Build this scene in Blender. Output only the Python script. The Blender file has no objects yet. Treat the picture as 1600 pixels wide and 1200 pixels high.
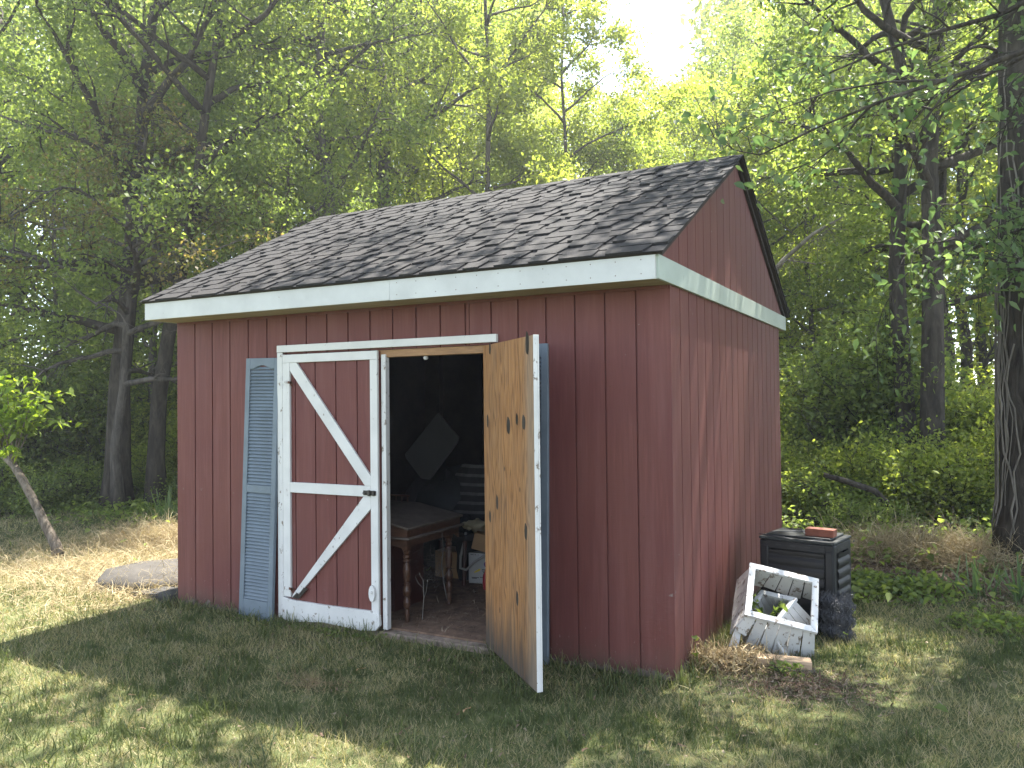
import bpy, math, random
import numpy as np
from mathutils import Vector, Matrix

SC = bpy.context.scene
COL = SC.collection
PI = math.pi
# ------------------------------------------------------------------ camera
CX, CY, CZ = 5.694, -4.712, 1.687
YAW, PITCH, ROLL, FPX = -0.4879, 0.0187, -0.0109, 1258.46
cam = bpy.data.cameras.new('camera'); camo = bpy.data.objects.new('camera', cam); COL.objects.link(camo)
fw = Vector((math.sin(YAW)*math.cos(PITCH), math.cos(YAW)*math.cos(PITCH), math.sin(PITCH)))
rt = Vector((math.cos(YAW), -math.sin(YAW), 0)); up = rt.cross(fw)
rt, up = rt*math.cos(ROLL)+up*math.sin(ROLL), -rt*math.sin(ROLL)+up*math.cos(ROLL)
m3 = Matrix((rt, up, -fw)).transposed()
camo.matrix_world = Matrix.Translation((CX, CY, CZ)) @ m3.to_4x4()
cam.sensor_width = 36; cam.lens = 36*FPX/1600; cam.clip_end = 800; cam.clip_start = 0.05
SC.camera = camo
# ------------------------------------------------------------------ light
SUN_AZ, SUN_EL = math.radians(10), math.radians(65)
w = bpy.data.worlds.new('World'); SC.world = w; w.use_nodes = True
nt = w.node_tree; nt.nodes.clear()
sky = nt.nodes.new('ShaderNodeTexSky'); sky.sky_type = 'NISHITA'; sky.sun_disc = False
sky.sun_elevation = SUN_EL; sky.sun_rotation = SUN_AZ; sky.air_density = .8; sky.dust_density = .15; sky.ozone_density = 1.2
bg = nt.nodes.new('ShaderNodeBackground'); bg.inputs[1].default_value = 0.12
wo = nt.nodes.new('ShaderNodeOutputWorld')
hs = nt.nodes.new('ShaderNodeHueSaturation'); hs.inputs['Saturation'].default_value = .6
nt.links.new(sky.outputs[0], hs.inputs['Color']); nt.links.new(hs.outputs[0], bg.inputs[0]); nt.links.new(bg.outputs[0], wo.inputs[0])
sl = bpy.data.lights.new('sun', 'SUN'); sl.energy = 4.8; sl.angle = math.radians(0.5); sl.color = (1.0, 0.95, 0.87)
so = bpy.data.objects.new('sun', sl); COL.objects.link(so)
sd = Vector((math.sin(SUN_AZ)*math.cos(SUN_EL), math.cos(SUN_AZ)*math.cos(SUN_EL), math.sin(SUN_EL)))
so.rotation_euler = sd.to_track_quat('Z', 'Y').to_euler(); so.location = sd*60
SC.view_settings.view_transform = 'Standard'; SC.view_settings.look = 'None'
SC.view_settings.exposure = 2.55; SC.view_settings.gamma = 1
SC.cycles.max_bounces = 8; SC.cycles.transparent_max_bounces = 8
SC.cycles.diffuse_bounces = 5; SC.cycles.glossy_bounces = 2; SC.cycles.transmission_bounces = 5
SC.cycles.use_denoising = True

# ------------------------------------------------------------------ materials
MATS = {}
class N:
    """tiny node helper"""
    def __init__(s, name):
        s.m = bpy.data.materials.new(name); s.m.use_nodes = True; s.t = s.m.node_tree
        s.t.nodes.clear(); s.out = s.t.nodes.new('ShaderNodeOutputMaterial')
        MATS[name] = s.m
    def n(s, typ, **kw):
        x = s.t.nodes.new(typ)
        for k, v in kw.items(): setattr(x, k, v)
        return x
    def l(s, a, b): s.t.links.new(a, b)
    def pos(s, scale=(1,1,1), rot=(0,0,0), loc=(0,0,0)):
        tc = s.n('ShaderNodeTexCoord'); mp = s.n('ShaderNodeMapping')
        mp.inputs['Scale'].default_value = scale; mp.inputs['Rotation'].default_value = rot; mp.inputs['Location'].default_value = loc
        s.l(tc.outputs['Object'], mp.inputs['Vector']); return mp.outputs['Vector']
    def noise(s, vec, scale=5, detail=4, rough=.55, dist=0):
        x = s.n('ShaderNodeTexNoise'); x.inputs['Scale'].default_value = scale; x.inputs['Detail'].default_value = detail
        x.inputs['Roughness'].default_value = rough; x.inputs['Distortion'].default_value = dist
        s.l(vec, x.inputs['Vector']); return x.outputs['Fac']
    def ramp(s, fac, stops, interp='LINEAR'):
        x = s.n('ShaderNodeValToRGB'); x.color_ramp.interpolation = interp
        e = x.color_ramp.elements
        while len(e) < len(stops): e.new(0.5)
        for i, (p, c) in enumerate(stops):
            e[i].position = p
            e[i].color = (*c, 1) if hasattr(c, '__len__') else (c, c, c, 1)
        s.l(fac, x.inputs['Fac']); return x.outputs['Color']
    def mix(s, fac, a, b, mode='MIX'):
        x = s.n('ShaderNodeMix', data_type='RGBA', blend_type=mode)
        for v, i in ((fac, 0), (a, 6), (b, 7)):
            if hasattr(v, 'links'): s.l(v, x.inputs[i])
            elif i == 0: x.inputs[0].default_value = v
            else: x.inputs[i].default_value = (*v, 1)
        return x.outputs[2]
    def math(s, op, a, b=0.0, clamp=False):
        x = s.n('ShaderNodeMath', operation=op); x.use_clamp = clamp
        for i, v in enumerate((a, b)):
            if hasattr(v, 'links'): s.l(v, x.inputs[i])
            else: x.inputs[i].default_value = v
        return x.outputs[0]
    def attr(s, name='tint'):
        x = s.n('ShaderNodeAttribute'); x.attribute_name = name; return x.outputs['Fac']
    def bump(s, h, strength=.3, dist=.01):
        x = s.n('ShaderNodeBump'); x.inputs['Strength'].default_value = strength; x.inputs['Distance'].default_value = dist
        s.l(h, x.inputs['Height']); return x.outputs['Normal']
    def pbr(s, col, rough=.6, bump=None, spec=.4, metal=0):
        p = s.n('ShaderNodeBsdfPrincipled')
        if hasattr(col, 'links'): s.l(col, p.inputs['Base Color'])
        else: p.inputs['Base Color'].default_value = (*col, 1)
        if hasattr(rough, 'links'): s.l(rough, p.inputs['Roughness'])
        else: p.inputs['Roughness'].default_value = rough
        p.inputs['Specular IOR Level'].default_value = spec; p.inputs['Metallic'].default_value = metal
        if bump is not None: s.l(bump, p.inputs['Normal'])
        s.l(p.outputs[0], s.out.inputs[0]); return p
    def z(s):
        g = s.n('ShaderNodeNewGeometry'); x = s.n('ShaderNodeSeparateXYZ'); s.l(g.outputs['Position'], x.inputs[0]); return x.outputs

def mat_siding():
    k = N('red_siding')
    grain = k.noise(k.pos((60, 60, 3)), 1.0, 5, .65, .6)
    saw = k.noise(k.pos((5, 5, 260)), 1.0, 2, .5)
    blot = k.noise(k.pos((1.2, 1.2, .5)), 2.0, 4, .6)
    streak = k.noise(k.pos((14, 14, .8)), 1.0, 4, .6)
    c = k.ramp(grain, [(.3, (.104, .030, .023)), (.55, (.128, .039, .030)), (.8, (.165, .062, .048))])
    c = k.mix(k.ramp(blot, [(.35, 0.0), (.7, .55)]), c, (.10, .029, .031))
    c = k.mix(k.ramp(streak, [(.5, 0.0), (.8, .5)]), c, (.20, .088, .075))
    c = k.mix(k.ramp(k.noise(k.pos((.7, .7, .35), loc=(4, 4, 4)), 1.0, 3, .5), [(.4, 0.0), (.65, .3)]), c, (.165, .068, .052))
    # peeled specks near the base of the sheets
    zz = k.z()[2]
    low = k.math('SUBTRACT', 1.0, k.math('DIVIDE', zz, .55), True)
    sp = k.noise(k.pos((38, 38, 16)), 1.0, 3, .7)
    thr = k.math('ADD', sp, k.math('MULTIPLY', low, .19))
    fac = k.ramp(thr, [(.80, 0.0), (.82, 1.0)])
    c = k.mix(k.math('MULTIPLY', fac, .45), c, (.30, .22, .19))
    edge = k.math('SUBTRACT', 1.0, k.math('DIVIDE', zz, .07), True)
    e2 = k.ramp(k.math('ADD', k.noise(k.pos((9, 9, 9)), 1.0, 4, .7), k.math('MULTIPLY', edge, .35)), [(.70, 0.0), (.74, 1.0)])
    c = k.mix(k.math('MULTIPLY', e2, .9), c, (.2, .17, .145))
    mud = k.math('SUBTRACT', 1.0, k.math('DIVIDE', zz, .28), True)
    mf = k.ramp(k.math('ADD', k.math('MULTIPLY', k.noise(k.pos((7, 7, 5)), 1.0, 5, .7), .6), k.math('MULTIPLY', mud, .5)), [(.45, 0.0), (.8, .6)])
    c = k.mix(mf, c, (.085, .055, .040))
    h = k.math('ADD', k.math('MULTIPLY', grain, .6), k.math('MULTIPLY', saw, .5))
    k.pbr(c, .62, k.bump(h, .35, .004), .3)
def mat_white(name='white_paint', base=(.72, .72, .69), worn=.5):
    k = N(name)
    g = k.noise(k.pos((30, 30, 30)), 1.0, 5, .6)
    n2 = k.noise(k.pos((4, 4, 4)), 1.0, 5, .6)
    c = k.ramp(n2, [(.3, tuple(b*.84 for b in base)), (.7, base)])
    pe = k.noise(k.pos((22, 22, 14), loc=(3, 1, 7)), 1.0, 6, .7)
    f = k.ramp(pe, [(.69-.08*worn, 0.0), (.715-.08*worn, 1.0)])
    c = k.mix(f, c, (.20, .165, .13))
    k.pbr(c, .55, k.bump(k.math('ADD', g, f), .25, .003), .35)
def mat_simple(name, col, rough=.6, var=.25, scale=8, bump=.2, spec=.4, metal=0, stretch=(1,1,1)):
    k = N(name)
    n1 = k.noise(k.pos(stretch), scale, 5, .6)
    c = k.ramp(n1, [(.3, tuple(max(0, b*(1-var)) for b in col)), (.7, tuple(min(1, b*(1+var)) for b in col))])
    k.pbr(c, rough, k.bump(n1, bump, .005), spec, metal)
def mat_ply():
    k = N('plywood')
    w = k.noise(k.pos((3.2, 3.2, .55)), 2.2, 3, .5, .3)
    rings = k.n('ShaderNodeTexWave', wave_type='BANDS', bands_direction='X', wave_profile='SIN')
    mp = k.pos((1, 1, .14)); k.l(mp, rings.inputs['Vector'])
    rings.inputs['Scale'].default_value = 8; rings.inputs['Distortion'].default_value = 22; rings.inputs['Detail'].default_value = 2.5
    rings.inputs['Detail Scale'].default_value = 1.4; rings.inputs['Detail Roughness'].default_value = .55
    fine = k.noise(k.pos((120, 120, 5)), 1.0, 4, .6)
    c = k.ramp(rings.outputs['Fac'], [(.0, (.115, .048, .017)), (.35, (.25, .118, .044)), (1, (.34, .18, .075))])
    c = k.mix(k.ramp(k.noise(k.pos((3, 3, 1.3), loc=(5, 2, 1)), 1.6, 5, .65), [(.45, 0.0), (.72, .45)]), c, (.20, .14, .09))
    c = k.mix(k.ramp(fine, [(.35, .5), (.65, 0.0)]), c, (.25, .13, .055))
    c = k.mix(k.ramp(w, [(.4, 0.0), (.7, .4)]), c, (.36, .165, .055))
    # grey weather stain at the foot and along the outer edge of the sheet
    x = k.n('ShaderNodeTexCoord'); sx = k.n('ShaderNodeSeparateXYZ'); k.l(x.outputs['Object'], sx.inputs[0])
    st = k.noise(k.pos((26, 26, 1.6)), 1.0, 4, .6)
    low = k.math('SUBTRACT', 1.0, k.math('DIVIDE', sx.outputs[2], .5), True)
    f = k.ramp(k.math('ADD', k.math('MULTIPLY', st, .75), k.math('MULTIPLY', low, .6)), [(.52, 0.0), (.95, .95)])
    c = k.mix(f, c, (.06, .05, .042))
    out = k.math('MULTIPLY', k.math('SUBTRACT', sx.outputs[0], .70), 4.0, True)
    f2 = k.ramp(k.math('ADD', k.math('MULTIPLY', k.noise(k.pos((12, 12, 1)), 1.0, 4), .7), out), [(.62, 0.0), (1.2, .45)])
    c = k.mix(f2, c, (.27, .22, .165))
    k.pbr(c, .6, k.bump(fine, .25, .002), .3)
def mat_shingle():
    k = N('shingle')
    t = k.attr('tint')
    gr = k.n('ShaderNodeTexNoise'); gr.inputs['Scale'].default_value = 260; gr.inputs['Detail'].default_value = 2; k.l(k.pos(), gr.inputs['Vector'])
    big = k.noise(k.pos((1, 1, 1)), .9, 4, .6)
    c = k.ramp(t, [(0, (.019, .0185, .0195)), (.5, (.023, .022, .023)), (1, (.028, .027, .027))])
    c = k.mix(k.ramp(big, [(.42, 0.0), (.68, .4)]), c, (.036, .030, .027))
    c = k.mix(k.ramp(gr.outputs['Fac'], [(.35, .55), (.6, 0.0)]), c, (.018, .017, .018))
    c = k.mix(k.ramp(gr.outputs['Fac'], [(.6, 0.0), (.75, .5)]), c, (.16, .15, .15))
    k.pbr(c, .9, k.bump(gr.outputs['Fac'], .5, .003), .25)
def mat_bark(name, a, b, scale=1.0):
    k = N(name)
    v = k.noise(k.pos((16*scale, 16*scale, 3.2*scale)), 1.0, 6, .65, .8)
    n2 = k.noise(k.pos((2, 2, 1.2)), 1.0, 4, .6)
    c = k.ramp(v, [(.35, a), (.65, b)])
    c = k.mix(k.ramp(n2, [(.55, 0.0), (.75, .45)]), c, tuple(x*1.7+.015 for x in b))
    k.pbr(c, .9, k.bump(v, .9, .03), .2)
def mat_leaf(name, dark, mid, light, trans=.5, tcol=None, rough=.5):
    k = N(name)
    t = k.attr('tint')
    c = k.ramp(t, [(0, dark), (.5, mid), (1, light)])
    p = k.n('ShaderNodeBsdfPrincipled'); k.l(c, p.inputs['Base Color']); p.inputs['Roughness'].default_value = rough
    p.inputs['Specular IOR Level'].default_value = .35
    tr = k.n('ShaderNodeBsdfTranslucent')
    tc = k.mix(1.0, c, tcol or (1.6, 1.5, .7), 'MULTIPLY'); k.l(tc, tr.inputs['Color'])
    mx = k.n('ShaderNodeMixShader'); mx.inputs[0].default_value = trans
    k.l(p.outputs[0], mx.inputs[1]); k.l(tr.outputs[0], mx.inputs[2]); k.l(mx.outputs[0], k.out.inputs[0])
def mat_ground():
    k = N('lawn_soil')
    P = k.z(); pv = k.pos()
    n1 = k.noise(pv, .9, 5, .6); n2 = k.noise(pv, 9, 5, .65); n3 = k.noise(pv, 60, 4, .7)
    grass = k.ramp(n2, [(.3, (.05, .068, .024)), (.55, (.10, .115, .045)), (.75, (.22, .19, .105))])
    dirt = k.ramp(n3, [(.3, (.045, .03, .02)), (.6, (.10, .072, .05)), (.8, (.2, .16, .12))])
    c = k.mix(k.ramp(n1, [(.5, 0.0), (.7, .4)]), grass, dirt)
    # woodland floor further back: leaf litter
    yy = k.math('MULTIPLY', k.math('SUBTRACT', k.math('ADD', P[1], k.math('MULTIPLY', n1, 1.5)), 4.2), .8, True)
    lit = k.ramp(n3, [(.3, (.035, .024, .014)), (.6, (.075, .055, .032)), (.8, (.12, .10, .05))])
    c = k.mix(yy, c, lit)
    k.pbr(c, .95, k.bump(n3, .6, .02), .15)
mat_siding(); mat_white(base=(.60, .59, .56)); mat_white('peeling_white', (.60, .59, .56), 1.1); mat_white('worn_white', (.60, .60, .58), 1.5)
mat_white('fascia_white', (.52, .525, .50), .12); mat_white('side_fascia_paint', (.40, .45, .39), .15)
mat_ply(); mat_shingle()
mat_simple('raw_wood', (.27, .15, .07), .65, .35, 6, .2, .3, 0, (1, 8, 8))
mat_simple('soffit_wood', (.34, .28, .19), .7, .3, 5, .15, .3, 0, (.6, 6, 6))
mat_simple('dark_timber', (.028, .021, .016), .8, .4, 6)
mat_simple('shutter_blue', (.125, .155, .18), .5, .14, 5, .08, .35)
mat_simple('metal_dark', (.05, .045, .04), .5, .4, 30, .3, .5, .6)
mat_simple('metal_rust', (.10, .04, .02), .7, .4, 40, .3)
mat_simple('desk_wood', (.060, .026, .013), .45, .4, 7, .1, .5, 0, (1, 6, 6))
mat_simple('desk_dust', (.085, .066, .052), .75, .35, 9, .1, .3)
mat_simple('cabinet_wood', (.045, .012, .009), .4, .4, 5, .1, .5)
mat_simple('grey_board', (.05, .048, .044), .6, .15, 3, .05)
mat_simple('floor_ply', (.16, .10, .065), .9, .45, 12, .4)
mat_simple('sill_white', (.22, .17, .13), .9, .6, 14, .6)
mat_simple('cardboard', (.33, .20, .10), .8, .15, 6, .05)
mat_simple('box_white', (.42, .41, .39), .7, .1, 6, .05)
mat_simple('print_purple', (.10, .03, .16), .6, .1)
mat_simple('print_yellow', (.65, .5, .05), .6, .1)
mat_simple('print_black', (.02, .02, .02), .6, .1)
mat_simple('tape_blue', (.02, .10, .40), .5, .1)
mat_simple('red_plastic', (.30, .02, .03), .4, .15)
mat_simple('bag_dark', (.014, .016, .017), .75, .4, 5, .6, .5)
mat_simple('hose_grey', (.26, .25, .23), .5, .1)
mat_simple('cloth_tan', (.32, .27, .17), .9, .3, 8, .4)
mat_simple('chair_cloth_dark', (.025, .022, .022), .95, .2, 20)
mat_simple('chair_cloth_light', (.09, .085, .08), .95, .2, 20)
mat_simple('bin_plastic', (.009, .010, .011), .5, .3, 6, .12, .3)
mat_simple('lid_plastic', (.018, .021, .021), .6, .35, 5, .15, .3)
mat_simple('brick_red', (.15, .05, .03), .85, .35, 14, .5)
mat_simple('stone_grey', (.058, .052, .045), .9, .3, 7, .8)
mat_simple('stone_dark', (.05, .047, .042), .9, .4, 9, .8)
mat_simple('new_wood', (.42, .30, .19), .75, .25, 8, .3, .3, 0, (1, 6, 6))
mat_simple('wire_dark', (.08, .082, .09), .55, .3, 20, .1, .4, .5)
mat_bark('bark_dark', (.022, .018, .014), (.075, .064, .050))
mat_bark('bark_grey', (.045, .040, .034), (.14, .125, .105))
mat_bark('bark_lean', (.07, .055, .042), (.22, .185, .145), 1.6)
mat_bark('thorn_bark', (.04, .035, .03), (.12, .105, .09))
mat_bark('twig_grey', (.10, .09, .075), (.24, .215, .18))
mat_leaf('leaf_bright', (.15, .195, .045), (.245, .295, .07), (.35, .38, .10), .63, (1.5, 1.5, .75))
mat_leaf('leaf_mid', (.10, .145, .043), (.165, .22, .063), (.25, .30, .09), .6, (1.5, 1.5, .8))
mat_leaf('leaf_dark', (.08, .12, .038), (.135, .18, .055), (.21, .25, .08), .6, (1.5, 1.5, .8))
mat_leaf('leaf_blue', (.075, .12, .052), (.115, .165, .072), (.18, .23, .10), .5, (1.25, 1.4, .8))
mat_leaf('leaf_olive', (.085, .085, .030), (.13, .13, .042), (.21, .16, .075), .5)
mat_leaf('leaf_lime', (.13, .20, .025), (.19, .27, .035), (.27, .34, .06), .55, (1.5, 1.5, .6))
mat_leaf('grass', (.046, .066, .023), (.12, .142, .046), (.42, .345, .20), .35, (1.25, 1.3, .8), .6)
mat_leaf('straw', (.15, .10, .055), (.30, .235, .13), (.46, .39, .24), .25, (1.1, 1.05, .8), .7)
mat_leaf('litter', (.07, .04, .025), (.15, .095, .06), (.30, .24, .17), .15, (1, 1, 1), .8)
mat_ground()
M = MATS

# ------------------------------------------------------------------ mesh helpers
class MB:
    def __init__(s): s.v = []; s.f = []; s.mi = []; s.t = []
    def add(s, verts, faces, mi=0, tint=.5):
        o = len(s.v); s.v += [tuple(p) for p in verts]
        s.f += [tuple(i+o for i in f) for f in faces]; s.mi += [mi]*len(faces); s.t += [tint]*len(verts)
    def box(s, x0, x1, y0, y1, z0, z1, mi=0, M4=None, tint=.5):
        v = [Vector((x, y, z)) for z in (z0, z1) for y in (y0, y1) for x in (x0, x1)]
        if M4 is not None: v = [M4 @ p for p in v]
        s.add(v, [(0,2,3,1),(4,5,7,6),(0,1,5,4),(1,3,7,5),(3,2,6,7),(2,0,4,6)], mi, tint)
    def bar(s, a, b, w, t, upv=(0,0,1), mi=0, ext=0):
        """rectangular bar from a to b, width w along side, thickness t along upv-ish"""
        a = Vector(a); b = Vector(b); d = (b-a).normalized(); a = a-d*ext; b = b+d*ext
        sdv = d.cross(Vector(upv)).normalized(); u = sdv.cross(d).normalized()
        v = []
        for p in (a, b):
            for q in ((-1,-1),(1,-1),(1,1),(-1,1)): v.append(p+sdv*w/2*q[0]+u*t/2*q[1])
        s.add(v, [(3,2,1,0),(4,5,6,7),(0,1,5,4),(1,2,6,5),(2,3,7,6),(3,0,4,7)], mi)
    def prism(s, poly, axis, a, b, mi=0, tint=.5):
        """poly of 2-D points extruded along axis ('x','y','z') from a to b"""
        def P(p, c):
            return {'x': (c, p[0], p[1]), 'y': (p[0], c, p[1]), 'z': (p[0], p[1], c)}[axis]
        n = len(poly)
        v = [P(p, a) for p in poly]+[P(p, b) for p in poly]
        s.add(v, [tuple(range(n))[::-1], tuple(range(n, 2*n))]+[(i, (i+1) % n, n+(i+1) % n, n+i) for i in range(n)], mi, tint)
    def tube(s, pts, rad, sides=7, mi=0, cap=True, tint=.5):
        pts = [Vector(p) for p in pts]; n = len(pts); v = []; ref = Vector((.31, .17, .93))
        if not hasattr(rad, '__len__'): rad = [rad]*n
        prev = None
        for i, p in enumerate(pts):
            d = (pts[min(i+1, n-1)]-pts[max(i-1, 0)]).normalized()
            a = (prev - d*prev.dot(d)) if prev is not None else d.cross(ref if abs(d.dot(ref)) < .9 else Vector((1,0,0)))
            a.normalize(); prev = a; b = d.cross(a)
            for k in range(sides):
                q = 2*PI*k/sides; v.append(p+(a*math.cos(q)+b*math.sin(q))*rad[i])
        f = [(i*sides+k, i*sides+(k+1) % sides, (i+1)*sides+(k+1) % sides, (i+1)*sides+k) for i in range(n-1) for k in range(sides)]
        if cap: f += [tuple(range(sides))[::-1], tuple((n-1)*sides+k for k in range(sides))]
        s.add(v, f, mi, tint)
    def lathe(s, prof, c, sides=16, mi=0):
        v = []; n = len(prof)
        for r, z in prof:
            for k in range(sides):
                q = 2*PI*k/sides; v.append((c[0]+r*math.cos(q), c[1]+r*math.sin(q), c[2]+z))
        f = [(i*sides+k, i*sides+(k+1) % sides, (i+1)*sides+(k+1) % sides, (i+1)*sides+k) for i in range(n-1) for k in range(sides)]
        f += [tuple(range(sides))[::-1], tuple((n-1)*sides+k for k in range(sides))]
        s.add(v, f, mi)
    def build(s, name, mat, parent=None, bevel=0, smooth=False, loc=None, rot=None):
        me = bpy.data.meshes.new(name); me.from_pydata(s.v, [], s.f)
        for m in (mat if isinstance(mat, (list, tuple)) else [mat]): me.materials.append(M[m])
        me.polygons.foreach_set('material_index', s.mi)
        a = me.attributes.new('tint', 'FLOAT', 'POINT'); a.data.foreach_set('value', s.t)
        if smooth: me.polygons.foreach_set('use_smooth', [True]*len(s.f))
        me.update(); o = bpy.data.objects.new(name, me); COL.objects.link(o)
        if parent is not None: o.parent = parent
        if loc is not None: o.location = loc
        if rot is not None: o.rotation_euler = rot
        if bevel:
            b = o.modifiers.new('bevel', 'BEVEL'); b.width = bevel; b.segments = 2; b.limit_method = 'ANGLE'
        return o
def np_mesh(name, V, F, tint, mat, parent=None, smooth=False):
    """V (n,3), F (m,k) with k=3 or 4, tint (n,)"""
    me = bpy.data.meshes.new(name); n, (m, k) = len(V), F.shape
    me.vertices.add(n); me.vertices.foreach_set('co', np.ascontiguousarray(V, dtype=np.float32).ravel())
    me.loops.add(m*k); me.loops.foreach_set('vertex_index', F.astype(np.int32).ravel())
    me.polygons.add(m); me.polygons.foreach_set('loop_start', np.arange(0, m*k, k, dtype=np.int32))
    if smooth: me.polygons.foreach_set('use_smooth', np.ones(m, dtype=bool))
    me.update(calc_edges=True)
    a = me.attributes.new('tint', 'FLOAT', 'POINT'); a.data.foreach_set('value', tint.astype(np.float32))
    me.materials.append(M[mat]); o = bpy.data.objects.new(name, me); COL.objects.link(o)
    if parent is not None: o.parent = parent
    return o
def tag(o, label=None, cat=None, group=None, kind=None):
    if label: o['label'] = label
    if cat: o['category'] = cat
    if group: o['group'] = group
    if kind: o['kind'] = kind
    return o
def empty(name, loc=(0,0,0), label=None, cat=None, group=None, rz=0):
    o = bpy.data.objects.new(name, None); COL.objects.link(o); o.location = loc; o.rotation_euler = (0,0,rz)
    o.empty_display_size = .1
    return tag(o, label, cat, group)
def copy_tree(o, parent=None):
    c = o.copy(); COL.objects.link(c); c.parent = parent
    for ch in list(o.children): copy_tree(ch, c)
    return c
def fbm(x, y, seed=0, octs=3, freq=1.0):
    r = np.zeros_like(x, dtype=float); a = .5; tot = 0
    for o in range(octs):
        f = freq*2**o; X = x*f+seed*17.3; Y = y*f-seed*9.1
        xi = np.floor(X).astype(np.int64); yi = np.floor(Y).astype(np.int64); u = X-xi; v = Y-yi
        u = u*u*(3-2*u); v = v*v*(3-2*v)
        def h(i, j):
            n = (i*374761393 + j*668265263 + (seed+o)*2246822519) & 0xffffffff
            n = ((n ^ (n >> 13))*1274126177) & 0xffffffff
            return ((n ^ (n >> 16)) & 0xffff)/65535.0
        r += a*((h(xi, yi)*(1-u)+h(xi+1, yi)*u)*(1-v)+(h(xi, yi+1)*(1-u)+h(xi+1, yi+1)*u)*v); tot += a; a *= .5
    return r/tot
def gz(x, y):
    """ground height"""
    x = np.asarray(x, float); y = np.asarray(y, float)
    near = np.clip((np.maximum.reduce([-x-.3, x-4.6, y-4.0, -y-.3, np.zeros_like(x)]))/1.5, 0, 1)
    return -.012 + near*(fbm(x, y, 3, 3, .35)-.5)*.12 + np.clip(near-.2, 0, 1)*(fbm(x, y, 5, 2, 1.6)-.5)*.05
def GZ(x, y): return float(gz(np.array([x]), np.array([y]))[0])

# ------------------------------------------------------------------ ground
def build_ground():
    ax = np.concatenate([-np.geomspace(320, 15, 22), np.arange(-14, 16, .25), np.geomspace(16, 320, 22)])
    ay = np.concatenate([-np.geomspace(320, 9, 22), np.arange(-8, 18, .25), np.geomspace(19, 320, 22)])
    X, Y = np.meshgrid(ax, ay); Z = gz(X, Y)
    Z = np.where(Y > 14, Z+np.clip((Y-14)*.02, 0, 3), Z)
    nx, ny = len(ax), len(ay)
    V = np.stack([X.ravel(), Y.ravel(), Z.ravel()], 1)
    i = np.arange(nx*ny).reshape(ny, nx)
    F = np.stack([i[:-1,:-1].ravel(), i[:-1,1:].ravel(), i[1:,1:].ravel(), i[1:,:-1].ravel()], 1)
    o = np_mesh('ground', V, F, np.full(len(V), .5), 'lawn_soil', smooth=True); tag(o, kind='structure')
build_ground()

# ------------------------------------------------------------------ shed
W, D, H, FH, OF, RZ = 4.267, 3.66, 2.363, .143, .30, 3.60
OX0, OX1, OZ = 1.20, 3.07, 2.055
S = W/21
shed = empty('garden_shed', (0,0,0), 'red wooden garden shed with dark shingled roof and one door standing open', 'shed')
def planks_front():
    b = MB(); g = .006
    ks = [S*k for k in range(22)]
    for i in range(21):
        x0 = ks[i]+(g if i else -.012); x1 = ks[i+1]-(g if i < 20 else -.012)
        segs = [(x0, x1)]
        if i == 14: segs = [(x0, x0+.022), (x0+.027, x1)]
        for a, c in segs:
            spans = []
            if c <= OX0 or a >= OX1: spans = [(a, c, 0.0)]
            elif a < OX0: spans = [(a, OX0, 0.0), (OX0, c, OZ)]
            elif c > OX1: spans = [(a, OX1, OZ), (OX1, c, 0.0)]
            else: spans = [(a, c, OZ)]
            for p, q, z0 in spans: b.box(p, q, -.012, 0, z0, H)
    rr = random.Random(2)
    for i in range(1, 21):
        for z in np.arange(.12, H-.05, .41):
            x = ks[i]+.03+rr.uniform(-.004, .004); zz = z+rr.uniform(-.02, .02)
            if OX0-.12 < x < OX1+.04 and zz < OZ+.09: continue
            b.add([(x+.0042*math.cos(t*PI/3), -.0126, zz+.0042*math.sin(t*PI/3)) for t in range(6)], [tuple(range(6))], 1)
    # sheathing behind the grooves
    for p, q, z0 in ((0, OX0, 0), (OX0, OX1, OZ), (OX1, W, 0)): b.box(p, q, 0.0005, .02, z0, H)
    b.build('wall', ['red_siding', 'metal_rust'], shed)
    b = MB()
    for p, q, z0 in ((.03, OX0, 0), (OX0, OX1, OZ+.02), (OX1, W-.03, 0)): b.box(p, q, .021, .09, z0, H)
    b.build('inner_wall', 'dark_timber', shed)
planks_front()
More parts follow.
